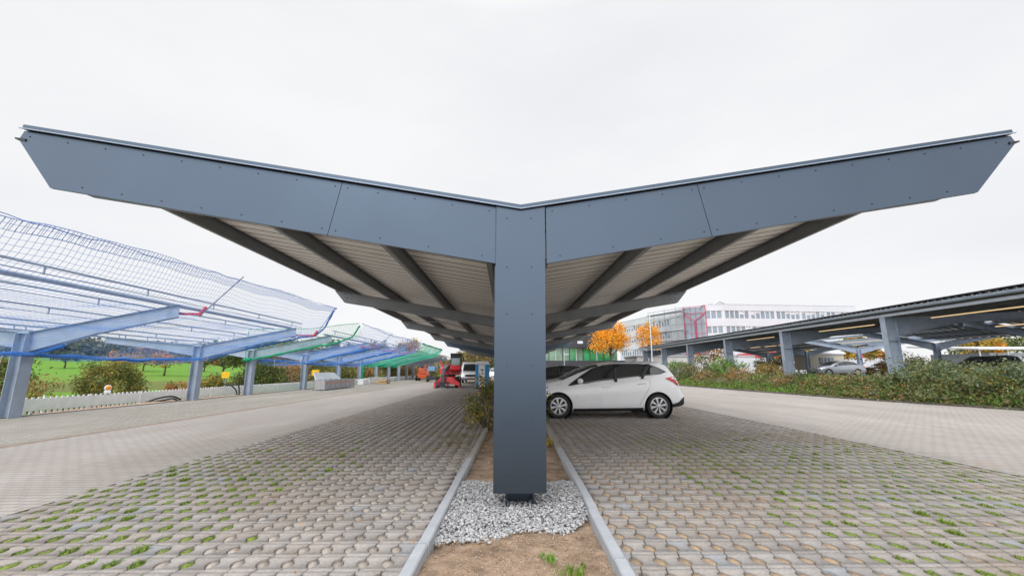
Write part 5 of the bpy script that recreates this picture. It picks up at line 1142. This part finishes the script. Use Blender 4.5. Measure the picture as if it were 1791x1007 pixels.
lt(38.5, 62, 3.6, 1.8, [('leaf_dark', 2), ('leaf_green', 2)], 'dark conifer bush by the red fascia', .12, 1500, .1, .5)
lt(29.5, 60, 4.4, 2.6, [('leaf_orange', 2), ('leaf_brown', 2)], 'thin orange brown tree behind the third right post', .12, 1100, .1, 1.2)
lb(30.5, 47, 1.9, 1.4, [('leaf_yellow', 2), ('leaf_brown', 3)], 'yellow brown bush left of the dark car with pale sills', .09, 1500)

# ------------------------------------------------------------------ buildings
wall_w = M('white_facade', (.58, .60, .625), .7, 0, .05, .4, stretch=(1, 1, .4)); winm = M('window_glass', (.19, .235, .28), .12, .1, .3, .25, coat=.6); wframe = M('window_frame', (.62, .63, .65), .5)
redf = M('red_frame', (.50, .03, .09), .4); roofg = M('roof_grey', (.34, .35, .36), .8)
def facade(root, off, A, B, rows, H, wins, gap=.35, depth=8, ww=.96, pitch=1.18, zbase=-.5, per=5, lead=.4, stuffrows=()):
    """walls as spandrel bands and piers with glazed openings set back between them"""
    A, B = Vector((*A, 0)), Vector((*B, 0)); d = (B-A).normalized(); n = Vector((d.y, -d.x, 0)); Lf = (B-A).length
    if n.y > 0: n = -n
    def blk(b, s0, s1, z0, z1, f0, f1):   # f: distance out from the facade line
        P = lambda s, f, z: tuple(A+d*s+n*f+Vector((0, 0, z)))
        b.hexa([P(s0, f1, z0), P(s1, f1, z0), P(s1, f0, z0), P(s0, f0, z0), P(s0, f1, z1), P(s1, f1, z1), P(s1, f0, z1), P(s0, f0, z1)])
    b = MB(off); z = zbase
    for (z0, z1) in rows: blk(b, 0, Lf, z, z0, -.5, 0); z = z1
    blk(b, 0, Lf, z, H, -.5, 0); blk(b, 0, Lf, zbase, H-.3, -depth, -.51); blk(b, -.03, Lf+.03, H+.001, H+.12, -depth, .06)
    s = lead; slots = []; group = pitch*per+gap
    while s+pitch*per < Lf+.01: slots += [s+i*pitch for i in range(per)]; s += group
    if not slots: slots = [lead+i*pitch for i in range(int((Lf-lead)/pitch))]
    for (z0, z1) in rows:
        e = 0
        for s0 in slots: 
            if s0 > e: blk(b, e, s0, z0+.001, z1-.001, -.5, -.06)
            e = s0+ww
        blk(b, e, Lf, z0+.001, z1-.001, -.5, -.06)
    b.build('wall', wall_w, root)
    for ri, (z0, z1) in enumerate(rows):
        if ri in stuffrows:
            b = MB(off)
            for s0 in slots: blk(b, s0+.02, s0+ww-.02, z0+.05, z1-.05, -.3, -.22)
            o = b.build('lower_windows', winm, root); o['kind'] = 'stuff'; continue
        for s0 in slots:
            b = MB(off); blk(b, s0+.05, s0+ww-.05, z0+.06, z1-.06, -.3, -.22); b.cur = 1
            for q in ((s0, s0+.05, z0, z1), (s0+ww-.05, s0+ww, z0, z1), (s0+.05, s0+ww-.05, z0, z0+.06), (s0+.05, s0+ww-.05, z1-.06, z1)): blk(b, *q, -.3, -.16)
            if wins == 'blind' and random.random() < .4: blk(b, s0+.05, s0+ww-.05, z1-random.uniform(.3, .9), z1-.061, -.2199, -.20)
            b.build('window', [winm, wframe], root)
BW = (45, 96, 0); root = empty('office_building', BW, 0, 'long white three storey office building with strip windows behind the right carport', 'building')
rowsR = [(5.9, 7.4), (9.25, 10.85), (12.55, 14.35)]; HR = 15.75
facade(root, BW, (49.0, 93.2), (81.6, 96.2), rowsR, HR, 'blind', stuffrows=(0,), lead=.3, depth=14)
facade(root, BW, (45.0, 94.2), (48.98, 93.2), rowsR, HR, '', stuffrows=(0,), per=3, lead=.3, depth=10)
rowsL = [(5.2, 6.9), (8.75, 10.3), (12.0, 13.55)]
facade(root, BW, (34.2, 127), (41.4, 97.2), rowsL, 15.2, 'blind', ww=.98, lead=.6, depth=12)
b = MB(BW); b.prism([(41.45, 97.0), (45.2, 94.3), (45.2, 106), (41.45, 106)], 'z', -.5, 15.4); b.cur = 1
b.build('stair_tower_glass', winm, root)
A, B_ = Vector((41.3, 96.7, 0)), Vector((45.15, 93.95, 0)); b = MB(BW); P = lambda t, z: tuple(A.lerp(B_, t)+Vector((0, 0, z)))
for t in (0, 1): b.bar(P(t, -.3), P(t, 15.6), .14)
for t in (.3, .55, .78): b.bar(P(t, -.3), P(t, 13.9), .05); b.bar(P(t, 14.2), P(t, 15.5), .05)
for z in (2.5, 4.8, 7.1, 9.4, 11.6, 13.95, 15.55): b.bar(P(0, z), P(1, z), .10 if z > 13 else .05)
b.bar(P(0, 13.9), P(.5, 12.2), .14); b.bar(P(1, 13.9), P(.5, 12.2), .14); b.bar(P(.5, 12.2), P(.5, -.3), .22); b.build('stair_tower_frame', redf, root)
b = MB(BW); b.box(49.5, 53.5, 100, 104, 15.9, 17.0); b.tube([(50.0, 99.5, 16.6), (51.4, 99.5, 17.5), (53, 99.5, 16.9)], .3, 8)
for i in range(6): b.box(54+i*.9, 54.7+i*.9, 99, 99.3, 15.88, 16.5+.3*(i % 2))
b.box(69, 71.5, 100, 101, 15.88, 16.5); b.build('roof_plant', M('roof_plant', (.5, .5, .5), .6), root)
# scaffolding
off = (37.5, 103, 0); root = empty('scaffolding', off, 0, 'grey scaffolding with sloping platforms on the corner of the white office building', 'scaffolding')
b = MB(off); 
for i in range(7):
    for j in range(2):
        x = 36.3+i*.75-j*.0; y = 106-i*1.6-j*.9; b.tube([(x-.4*j, y, 0), (x-.4*j+random.uniform(-.1, .1), y, 15.5+random.uniform(-2.8, .6))], .035, 5)
for z in np.arange(2, 15.5, 1.9):
    for j in range(2): b.tube([(36.1-.4*j, 106.2-.9*j, z), (41-.4*j, 96.2-.9*j, z+random.uniform(-.1, .1))], .03, 5)
for _ in range(26): i, z = random.uniform(0, 6), random.uniform(1, 14); b.tube([(36.3+i*.75, 105.5-i*1.6, z), (36.3+(i+1.2)*.75, 105.5-(i+1.2)*1.6, z+1.5*random.choice((-1, 1)))], .035, 5)
b.build('poles', galv, root)
for z in (5.3, 7.8, 10.0, 14.4): b = MB(off); b.hexa([(35.2, 104.2, z), (39.8, 94.8, z), (41.2, 95.6, z), (36.5, 105.6, z), (35.2, 104.2, z+.12), (39.8, 94.8, z+.12), (41.2, 95.6, z+.12), (36.5, 105.6, z+.12)]); b.build('platform', galvd, root)
# dark building with green glazing
off = (10, 72, 0); root = empty('dark_building', off, 0, 'low black building with a band of green glazing behind the black car', 'building'); blk_ = M('black_cladding', (.035, .037, .045), .5)
b = MB(off); b.box(3.5, 18.5, 70, 84, 4.85, 8.2); b.box(3.5, 19.6, 69.9, 84, -.1, 2.75); b.box(3.6, 18.4, 71.2, 83.9, 2.751, 4.849); b.build('wall', blk_, root)
for i in range(13):
    x = 3.7+i*1.14; b = MB(off); b.box(x, x+1.06, 70.6, 70.7, 2.76, 4.84); b.build('window', M('green_glass_a', (.035, .26, .09), .15, 0, .5, .5, coat=.5) if 'green_glass_a' not in MATS else (M('green_glass_b', (.13, .24, .15), .15, 0, .5, .7, coat=.5) if 'green_glass_b' not in MATS else MATS[random.choice(('green_glass_a', 'green_glass_b', 'green_glass_b'))]), root)
    b = MB(off); b.box(x+1.06, x+1.14, 70.45, 70.75, 2.76, 4.84); b.build('mullion', wframe if i % 3 == 0 else blk_, root)
b = MB(off); b.box(11.8, 12.7, 69.88, 69.99, 5.5, 5.95); b.build('wall_light', white_edge, root)
# low white buildings and the red fascia
off = (36, 80, 0); root = empty('low_building', off, 0, 'low pale building between the posts left of the tall shrub', 'building'); pale = M('pale_wall', (.50, .495, .48), .8, 0, .08, .5)
b = MB(off); b.box(24, 50, 78, 86, -.1, 3.6); b.build('wall', pale, root); b = MB(off); b.box(23.8, 50.2, 77.8, 86.2, 3.601, 3.85); b.build('roof', roofg, root)
for i in range(4): b = MB(off); b.box(33+i*3.2, 34.1+i*3.2, 77.93, 77.99, 1.0, 2.4); b.build('window', winm, root)
off = (53, 73, .6); root = empty('hall_building', off, 0, 'low white hall with a red ribbed fascia beyond the right carports', 'building')
b = MB(off); b.box(40, 67, 73, 84, .4, 3.25); b.build('wall', wall_w, root)
b = MB(off); b.box(46, 67, 73, 84, 3.251, 4.3); 
for i in range(52): b.box(46.1+i*.4, 46.3+i*.4, 72.9, 72.99, 3.3, 4.25)
b.build('fascia', M('red_fascia', (.60, .04, .05), .5, 0, .15, 2), root)
off = (52, 40, .6); root = empty('pavilion', off, 0, 'white pavilion with a grey roof and awning at the right edge of the photo', 'building')
b = MB(off); b.box(44.5, 62, 38.5, 44, .5, 2.75); b.build('wall', wall_w, root); b = MB(off); b.hexa([(42.5, 37.6, 3.0), (62.4, 37.6, 3.0), (62.4, 44.4, 3.5), (42.5, 44.4, 3.5), (42.5, 37.6, 3.12), (62.4, 37.6, 3.12), (62.4, 44.4, 3.62), (42.5, 44.4, 3.62)]); b.build('roof', M('pavilion_roof', (.55, .56, .57), .6), root)
for i in range(7): b = MB(off); b.tube([(42.8+i*2.6, 37.8, .6), (42.8+i*2.6, 37.8, 3.0)], .06, 7); b.build('post', wframe, root)
for i in range(6): b = MB(off); b.box(45.3+i*2.6, 46.9+i*2.6, 38.42, 38.49, 1.2, 2.3); b.build('window', winm, root)
# beige trailer
off = (40.8, 55, .66); root = empty('site_trailer', off, 0, 'beige site trailer with rounded white roof and a shuttered window', 'trailer'); beige = M('beige_panel', (.56, .52, .44), .6, 0, .05, 2)
b = MB(off); b.box(38.4, 43.3, 54, 56.3, 1.2, 3.15); 
for i in range(24): b.box(38.5+i*.2, 38.52+i*.2, 53.98, 53.999, 1.22, 3.1)
b.build('body', beige, root)
b = MB(off); b.prism([(53.85, 3.151), (53.85, 3.25)]+[(55.15+1.35*math.cos(a), 3.25+.35*math.sin(a)) for a in np.linspace(math.pi*.95, math.pi*.05, 9)]+[(56.45, 3.25), (56.45, 3.151)], 'x', 38.2, 43.5); b.build('roof', wframe, root)
b = MB(off); b.box(40.55, 41.45, 53.9, 53.97, 1.95, 2.75); b.cur = 1; 
for q in ((40.5, 40.56), (40.97, 41.03), (41.44, 41.5)): b.box(q[0], q[1], 53.86, 53.895, 1.9, 2.8)
b.build('window', [winm, wframe], root)
for q in ((40.1, 40.49), (41.51, 41.9)): b = MB(off); b.box(q[0], q[1], 53.9, 53.96, 1.9, 2.8); b.build('shutter', M('shutter_grey', (.22, .23, .25), .6) if 'shutter_grey' not in MATS else MATS['shutter_grey'], root)
for x in (39.5, 42.2): b = MB(off); b.lathe([(0, 53.95), (.36, 53.95), (.36, 54.2), (0, 54.2)], (x, 0, 1.02), 'y', 20); b.build('wheel', rubber, root)
# lamp posts
def lamp_post(x, y, z, h, label, arm=.7, r=.06):
    root = empty('lamp_post', (x, y, z), 0, label, 'lamp post'); b = MB(); b.tube([(0, 0, 0), (0, 0, h)], [r*1.2, r*.7], 8); b.build('pole', white_edge, root)
    b = MB(); b.hexa([(0, -.12, h-.35), (arm, -.1, h-.28), (arm, .1, h-.28), (0, .12, h-.35), (0, -.12, h-.25), (arm, -.1, h-.22), (arm, .1, h-.22), (0, .12, h-.25)]); b.build('lamp_head', white_edge, root)
lamp_post(6.55, 48, 0, 3.25, 'white lamp post in front of the dark building, nearer the orange tree', .55, .05)
lamp_post(3.9, 50, 0, 2.9, 'white lamp post in front of the dark building, close to the front column', .1, .05)
lamp_post(17.4, 50.5, .3, 8.2, 'tall slim white mast standing before the narrow orange tree', .15, .07)

# ------------------------------------------------------------------ site equipment on the left lane
XB = -11.62; gridm = M('site_box_steel', (.40, .41, .42), .55, .3, .12, 5, .001, 40); omark = M('orange_mark', (.75, .20, .08), .6)
for k in range(6):
    y = 26.9+k*.86; off = (XB, y, 0); root = empty('site_box', off, 0, f'open grey steel site box by the tilted panel, {["nearest", "second nearest", "third nearest", "third farthest", "second farthest", "farthest"][k]} of six', 'box', 'six grey steel site boxes in a row')
    b = MB(off); x0, x1, y0, y1, t = XB-.34, XB+.34, y, y+.80, .02
    b.box(x0, x1, y0, y0+t, .08, .64); b.box(x0, x1, y1-t, y1, .08, .64); b.box(x0, x0+t, y0+t, y1-t, .08, .64); b.box(x1-t, x1, y0+t, y1-t, .08, .64); b.box(x0, x1, y0, y1, .06, .0795); b.build('shell', gridm, root)
    b = MB(off)
    for (x, yy) in ((x0, y0), (x1, y0), (x0, y1), (x1, y1)): b.box(x-.025, x+.025, yy-.025, yy+.025, 0, .68)
    b.build('corner_posts', galv, root)
    b = MB(off)
    for q in range(3): b.box(x1+.003, x1+.008, y0+.18+q*.16, y0+.27+q*.16, .40+.0*q, .52); 
    if k == 0:
        for a_, b_ in ((-.2, .2), (.08, .2), (-.2, .42), (.05, .44)): b.box(XB+a_, XB+a_+.09, y0-.006, y0-.002, b_, b_+.02); b.box(XB+a_, XB+a_+.02, y0-.006, y0-.002, b_+.021, b_+.08)
    b.build('orange_marking', omark, root)
off = (XB-.5, 29, 0); root_ = MB(off); root_.hexa([(XB-.45, 27.3, .64), (XB-.38, 27.3, .64), (XB-.36, 31.4, .64), (XB-.43, 31.4, .64), (XB-.85, 27.8, 1.10), (XB-.80, 27.8, 1.10), (XB-.80, 31.0, 1.10), (XB-.85, 31.0, 1.10)])
o = root_.build('tilted_panel', M('pale_panel', (.50, .53, .55), .5, .2, .06, 2)); tag(o, 'pale grey tilted panel leaning behind the grey steel boxes', 'panel')
for (nm, off, dims, m, lab, cat) in (('white_crate', (-12.6, 37.9, 0), (.5, 1.2, .45), whiteplastic, 'low white crate at the foot of the post with the hanging green net', 'crate'), ('white_sheet', (-12.8, 41.5, 0), (.12, 2.6, .55), whiteplastic, 'white sheeting stretched between the posts beyond the grey boxes', 'sheet')):
    b = MB(off); x, y, z = off; b.box(x-dims[0]/2, x+dims[0]/2, y-dims[1]/2, y+dims[1]/2, .02, dims[2]); b.box(x-dims[0]/2-.03, x+dims[0]/2+.03, y-dims[1]/2-.03, y+dims[1]/2+.03, dims[2]-.08, dims[2]+.02); tag(b.build(nm, m, bevel=.02), lab, cat)
off = (-11.55, 40.2, 0); root = empty('timber_stack', off, 0, 'light timber pallets stacked by the posts beyond the grey boxes', 'pallet'); wood = M('light_wood', (.52, .35, .19), .8, 0, .15, 3, stretch=(1, 8, 1))
for lv in range(2):
    b = MB(off)
    for i in range(5): b.box(-12.05+i*.22, -11.88+i*.22, 39.5, 40.9, .14+lv*.22, .17+lv*.22)
    for j in range(3): b.box(-12.05, -10.98, 39.5+j*.62, 39.62+j*.62, .03+lv*.22, .139+lv*.22)
    b.build('pallet', wood, root)
# telehandler
def telehandler(loc, rz, s):
    root = empty('telehandler', loc, rz, 'red rotating telehandler with a glazed cab and forks lowered towards the camera', 'telehandler')
    def B_(): return MB()
    def sc(o): return o
    b = B_(); b.box(-.55, .55, -1.6, 1.9, .55, .95); b.box(-1.0, -.56, -.5, .7, .6, .95); b.box(.56, 1.0, -.5, .7, .6, .95); b.hexa([(-1.05, -1.75, .30), (1.05, -1.75, .30), (1.05, -1.5, .30), (-1.05, -1.5, .30), (-.55, -1.7, .95), (.55, -1.7, .95), (.55, -1.4, .95), (-.55, -1.4, .95)]); b.build('chassis', redm, root, bevel=.03)
    for sx in (-1, 1):
        for sy in (-1, 1):
            b = B_(); c = (sx*.88, sy*1.15+.1, .48); b.lathe([(.2, -.16), (.42, -.17), (.48, -.12), (.48, .12), (.42, .17), (.2, .16)], c, 'x', 24)
            for q in range(16): a = q*math.pi/8; b.box(c[0]-.15, c[0]+.15, c[1]+.485*math.cos(a)-.03, c[1]+.485*math.cos(a)+.03, c[2]+.485*math.sin(a)-.03, c[2]+.485*math.sin(a)+.03)
            w = b.build('wheel', rubber, root); b = B_(); b.lathe([(.0, sx*.10), (.12, sx*.12), (.2, sx*.08), (.24, sx*.14), (.25, sx*.165)], c, 'x', 20); b.build('rim', redm, w)
        b = B_(); b.hexa([(sx*.55, -1.75, .42), (sx*1.12, -1.78, .1), (sx*1.12, -1.55, .1), (sx*.55, -1.5, .42), (sx*.5, -1.75, .85), (sx*1.15, -1.78, .45), (sx*1.15, -1.55, .45), (sx*.5, -1.5, .85)][:8]); b.box(sx*1.12-.09, sx*1.12+.09, -1.82, -1.5, .02, .099); b.build('outrigger', redm, root)
    b = B_(); b.lathe([(.6, .96), (.6, 1.15), (0, 1.15)], (0, .2, 0), 'z', 24); b.build('slew_ring', cabm, root)
    b = B_(); b.box(-.15, 1.05, -.3, 1.6, 1.151, 1.40); b.box(-.9, -.16, .5, 1.7, 1.151, 1.75); b.build('turret', redm, root, bevel=.04)
    b = B_()   # cab frame
    x0, x1, y0, y1, z0, z1 = .22, 1.08, -.75, .75, 1.40, 2.95
    for (x, y) in ((x0, y0), (x1, y0), (x0, y1), (x1, y1)): b.box(x-.04, x+.04, y-.04, y+.04, z0, z1)
    b.box(x0-.05, x1+.05, y0-.05, y1+.05, z1, z1+.14); b.box(x0, x1, y0, y1, z0-.02, z0+.1); b.box(x0-.04, x1+.04, y0-.04, y0+.0, z1-.3, z1-.001)
    b.box(x0+.12, x1-.12, y0+.75, y1-.1, z0+.1, 2.25)
    cab = b.build('cab', cabm, root)
    b = B_(); b.box(x0+.04, x1-.04, y0-.012, y0, 2.0, z1-.3); b.box(x1-.006, x1+.006, y0+.05, y1-.05, 1.6, z1-.1); b.box(x0-.006, x0+.006, y0+.05, y1-.05, 1.6, z1-.1); b.build('cab_glass', clear, cab)
    b = B_(); b.prism([(-.86, 1.50), (-.98, 1.62), (-.96, 1.9), (-.80, 2.0), (-.56, 2.02), (-.5, 1.38), (-.7, 1.40)][::-1], 'x', x0-.04, x1+.04); b.build('cab_nose', redm, cab, bevel=.03)
    b = B_(); b.bar((x1+.05, -.7, 2.6), (x1+.3, -.8, 2.6), .03); b.box(x1+.26, x1+.36, -.86, -.82, 2.4, 2.75); b.build('mirror', black_plastic, cab)
    b = B_(); b.bar((-.30, 1.6, 1.95), (-.30, -1.5, 1.50), .30, .36); b.bar((-.30, -1.45, 1.48), (-.32, -2.15, 1.0), .24, .30); b.build('boom', M('boom_grey', (.10, .11, .14), .45), root)
    b = B_(); b.box(-.52, -.08, 1.3, 1.9, 1.3, 2.15); b.bar((-.62, 1.2, 1.5), (-.95, 1.4, 2.45), .12); b.build('boom_mount', redm, root, bevel=.03)
    b = B_(); b.bar((-.32, -2.15, 1.05), (-.32, -2.35, .42), .34, .2); b.box(-.95, .35, -2.45, -2.38, .14, .26); b.box(-.95, .35, -2.45, -2.38, .44, .54); b.box(-.6, -.04, -2.44, -2.38, .26, .44); b.build('carriage', cabm, root)
    for x in (-.78, .18): b = B_(); b.box(x-.06, x+.06, -2.50, -2.455, .05, .55); b.box(x-.06, x+.06, -3.5, -2.455, .03, .07); b.build('fork', cabm, root)
    root.scale = (s, s, s); return root
telehandler((-4.3, 32.2, 0), R(2), .80)
# delivery van
off = (-3.45, 44, 0); root = empty('van', off, 0, 'white delivery van with a dark windscreen facing the camera beside the portable toilet', 'van')
def V_body():
    prof = [(-2.6, .3), (-2.62, .75), (-2.45, 1.0), (-1.9, 1.12), (-1.35, 1.85), (-1.0, 2.02), (2.6, 2.04), (2.62, .3)]
    b = MB(); 
    n = len(prof); ring = []
    for xx, k in ((-.92, .94), (-.86, 1), (.86, 1), (.92, .94)): ring.append([(xx, p[0], .3+(p[1]-.3)*k) for p in prof])
    vs = [v for r_ in ring for v in r_]; fs = [(i*n+j, i*n+(j+1) % n, (i+1)*n+(j+1) % n, (i+1)*n+j) for i in range(3) for j in range(n)]+[list(range(n))[::-1], [3*n+j for j in range(n)]]
    b.add(vs, fs); return b
V_body().build('body', white_paint, root, bevel=.05)
b = MB(); b.hexa([(-.80, -1.93, 1.15), (.80, -1.93, 1.15), (.80, -1.86, 1.18), (-.80, -1.86, 1.18), (-.74, -1.40, 1.84), (.74, -1.40, 1.84), (.74, -1.33, 1.80), (-.74, -1.33, 1.80)]); b.build('windscreen', glass_d, root)
b = MB(); b.box(-.5, .5, -2.66, -2.60, .62, .82); b.build('grille', black_plastic, root); b = MB(); b.box(-.88, .88, -2.68, -2.58, .28, .50); b.build('bumper', M('van_bumper', (.10, .10, .11), .6), root)
for s in (-1, 1):
    b = MB(); b.hexa([(s*.88, -2.64, .66), (s*.60, -2.66, .66), (s*.60, -2.5, .66), (s*.88, -2.45, .66), (s*.86, -2.50, .92), (s*.64, -2.56, .86), (s*.64, -2.4, .86), (s*.86, -2.3, .92)]); b.build('headlight', chrome, root)
    b = MB(); b.box(s*1.08-.07, s*1.08+.07, -1.75, -1.66, 1.05, 1.40); b.bar((s*.9, -1.7, 1.15), (s*1.02, -1.7, 1.15), .04); b.build('wing_mirror', black_plastic, root)
    for yy in (-1.8, 1.6): b = MB(); b.lathe([(0, -.1), (.3, -.1), (.33, -.06), (.33, .06), (.3, .1), (0, .1)], (s*.80, yy, .33), 'x', 22); b.build('wheel', rubber, root)
    b = MB(); b.box(s*.921-.004, s*.921+.004, -1.5, -.7, 1.2, 1.75); b.build('side_window', glass_d, root)
# portable toilet
off = (-1.68, 30.2, 0); root = empty('portable_toilet', off, R(0), 'white and blue portable toilet at the end of the middle strip', 'portable toilet'); wt = M('toilet_white', (.88, .89, .90), .4, 0, .03, 2); wb = M('toilet_blue', (.02, .30, .62), .45, 0, .08, 3)
w, d_, h = .47, .47, 1.62
b = MB(); b.box(-w, w, -d_, d_, .08, h); b.cur = 0; b.build('body', wb, root, bevel=.03)
b = MB(); b.box(-.24, .20, -d_-.03, -d_-.001, .12, 1.60); b.build('door', wt, root, bevel=.012)
dr = root.children[-1]; b = MB(); b.box(-.22, .18, -d_-.034, -d_-.0301, .86, .865); b.build('door_seam', gridm, dr)
b = MB()   # dark mark on the door
for (xx, zz, rr) in ((-.06, 1.30, .03), (-.01, 1.26, .04), (.04, 1.21, .045), (-.05, 1.22, .02), (.07, 1.28, .025), (-.10, 1.26, .02)): b.lathe([(rr, -d_-.036), (0, -d_-.037)], (xx, 0, zz), 'y', 10); b.lathe([(rr, -d_-.0305), (rr, -d_-.036)], (xx, 0, zz), 'y', 10)
for (xx, zz) in ((-.10, .50), (-.03, .44), (.03, .46), (.08, .43)): b.box(xx, xx+.035, -d_-.034, -d_-.0301, zz, zz+.05)
b.build('door_mark', black_plastic, dr)
b = MB(); b.box(-w-.02, w+.02, -d_-.02, d_+.02, 0, .079); b.build('base', black_plastic, root)
b = MB(); b.prism([(-w-.03, h+.001), (-w-.03, h+.12), (-w+.10, h+.24), (w-.10, h+.24), (w+.03, h+.12), (w+.03, h+.001)][::-1], 'y', -d_-.03, d_+.03); b.build('roof', wt, root, bevel=.02)
off = (-1.55, 42, 0); root = empty('trailer_frame', (-3.0, 40.5, 0), 0, 'low orange framed hand cart in front of the white van', 'cart')
b = MB(); 
for x in (-.45, .45): b.bar((x, -.8, .35), (x, .8, .35), .04)
for y in (-.8, 0, .8): b.bar((-.45, y, .35), (.45, y, .35), .04)
for x in (-.45, .45):
    for y in (-.8, .8): b.bar((x, y, .05), (x, y, .62), .035)
b.build('frame', M('rusty_orange', (.45, .16, .07), .6), root)
for x in (-.5, .5): b = MB(); b.lathe([(0, -.03), (.12, -.03), (.12, .03), (0, .03)], (x, 0, .12), 'x', 14); b.build('wheel', rubber, root)
# boom lift and two small machines
off = (-9.9, 51.5, 0); root = empty('boom_lift', off, 0, 'orange boom lift parked far down the left lane', 'boom lift')
b = MB(); b.box(-.65, .65, -.9, .9, .3, .75); b.box(-.5, .5, -.8, .8, .76, 1.45); b.build('body', orangem, root, bevel=.06)
for sx in (-1, 1):
    for sy in (-1, 1): b = MB(); b.lathe([(0, -.13), (.30, -.13), (.34, 0), (.30, .13), (0, .13)], (sx*.66, sy*.75, .34), 'x', 18); b.build('wheel', rubber, root)
b = MB(); b.bar((0, .6, 1.5), (.35, -.9, 1.85), .14, .2); b.bar((.35, -.9, 1.85), (.5, -1.4, 1.35), .1, .12); b.build('boom', redm, root)
b = MB(); 
for x in (.3, .9):
    for y in (-1.9, -1.4): b.bar((x, y, 1.0), (x, y, 1.75), .03)
for z in (1.0, 1.4, 1.75): b.bar((.3, -1.9, z), (.9, -1.9, z), .03); b.bar((.3, -1.4, z), (.9, -1.4, z), .03); b.bar((.3, -1.9, z), (.3, -1.4, z), .03); b.bar((.9, -1.9, z), (.9, -1.4, z), .03)
b.build('basket', galv, root)
for (x, y, lab) in ((-8.0, 46.5, 'small dark platform lift with blue control box beside the orange lift'), (-7.0, 48.5, 'small platform lift with pale blue box just left of the telehandler')):
    root = empty('platform_lift', (x, y, 0), R(5), lab, 'platform lift')
    b = MB(); b.box(-.5, .5, -.75, .75, .2, .55); b.build('chassis', cabm, root, bevel=.03)
    for sx in (-1, 1):
        for sy in (-1, 1): b = MB(); b.lathe([(0, -.08), (.2, -.08), (.2, .08), (0, .08)], (sx*.48, sy*.5, .2), 'x', 16); b.build('wheel', rubber, root)
    b = MB()
    for k in range(3): b.bar((-.3, -.6, .6+k*.18), (-.3, .6, .74+k*.18), .05); b.bar((.3, .6, .6+k*.18), (.3, -.6, .74+k*.18), .05)
    b.build('scissor', cabm, root)
    b = MB(); b.box(-.48, .48, -.8, .8, 1.13, 1.18); b.build('platform', galv, root)
    b = MB()
    for xx in (-.46, .46):
        for yy in (-.78, 0, .78): b.bar((xx, yy, 1.18), (xx, yy, 1.85), .03)
    for zz in (1.5, 1.85): b.bar((-.46, -.78, zz), (.46, -.78, zz), .03); b.bar((-.46, -.78, zz), (-.46, .78, zz), .03); b.bar((.46, -.78, zz), (.46, .78, zz), .03)
    b.build('guard_rail', galv, root)
    b = MB(); b.box(-.35, .3, -.82, -.6, 1.2, 1.65); b.build('control_box', M('pale_blue', (.18, .36, .62), .5) if 'pale_blue' not in MATS else MATS['pale_blue'], root, bevel=.02)

lp = []
for _ in range(420):
    y = 1.6+13*random.random()**1.5; x = random.uniform(-4.2, 6); lp.append((x, y, .004 if not (kerb_x(y, -1) < x < kerb_x(y, 1)) else .012))
P_ = np.array(lp); n_ = len(P_); an = rng.uniform(0, 6.28, n_); sz = rng.uniform(.008, .018, n_)
A_ = np.column_stack([np.cos(an)*sz, np.sin(an)*sz, rng.uniform(-.003, .006, n_)]); B_2 = np.column_stack([-np.sin(an)*sz*.6, np.cos(an)*sz*.6, rng.uniform(-.003, .006, n_)])
V = np.stack([P_-A_, P_-B_2, P_+A_, P_+B_2], 1).reshape(-1, 3); o = fast_mesh('fallen_leaves', V, np.arange(4*n_).reshape(n_, 4), [MATS['leaf_rust'], MATS['leaf_brown'], MATS['leaf_orange']], None, rng.choice(3, n_, p=[.4, .5, .1])); struct(o, 'stuff'); o['label'] = 'small fallen leaves scattered over the pavers and gravel'
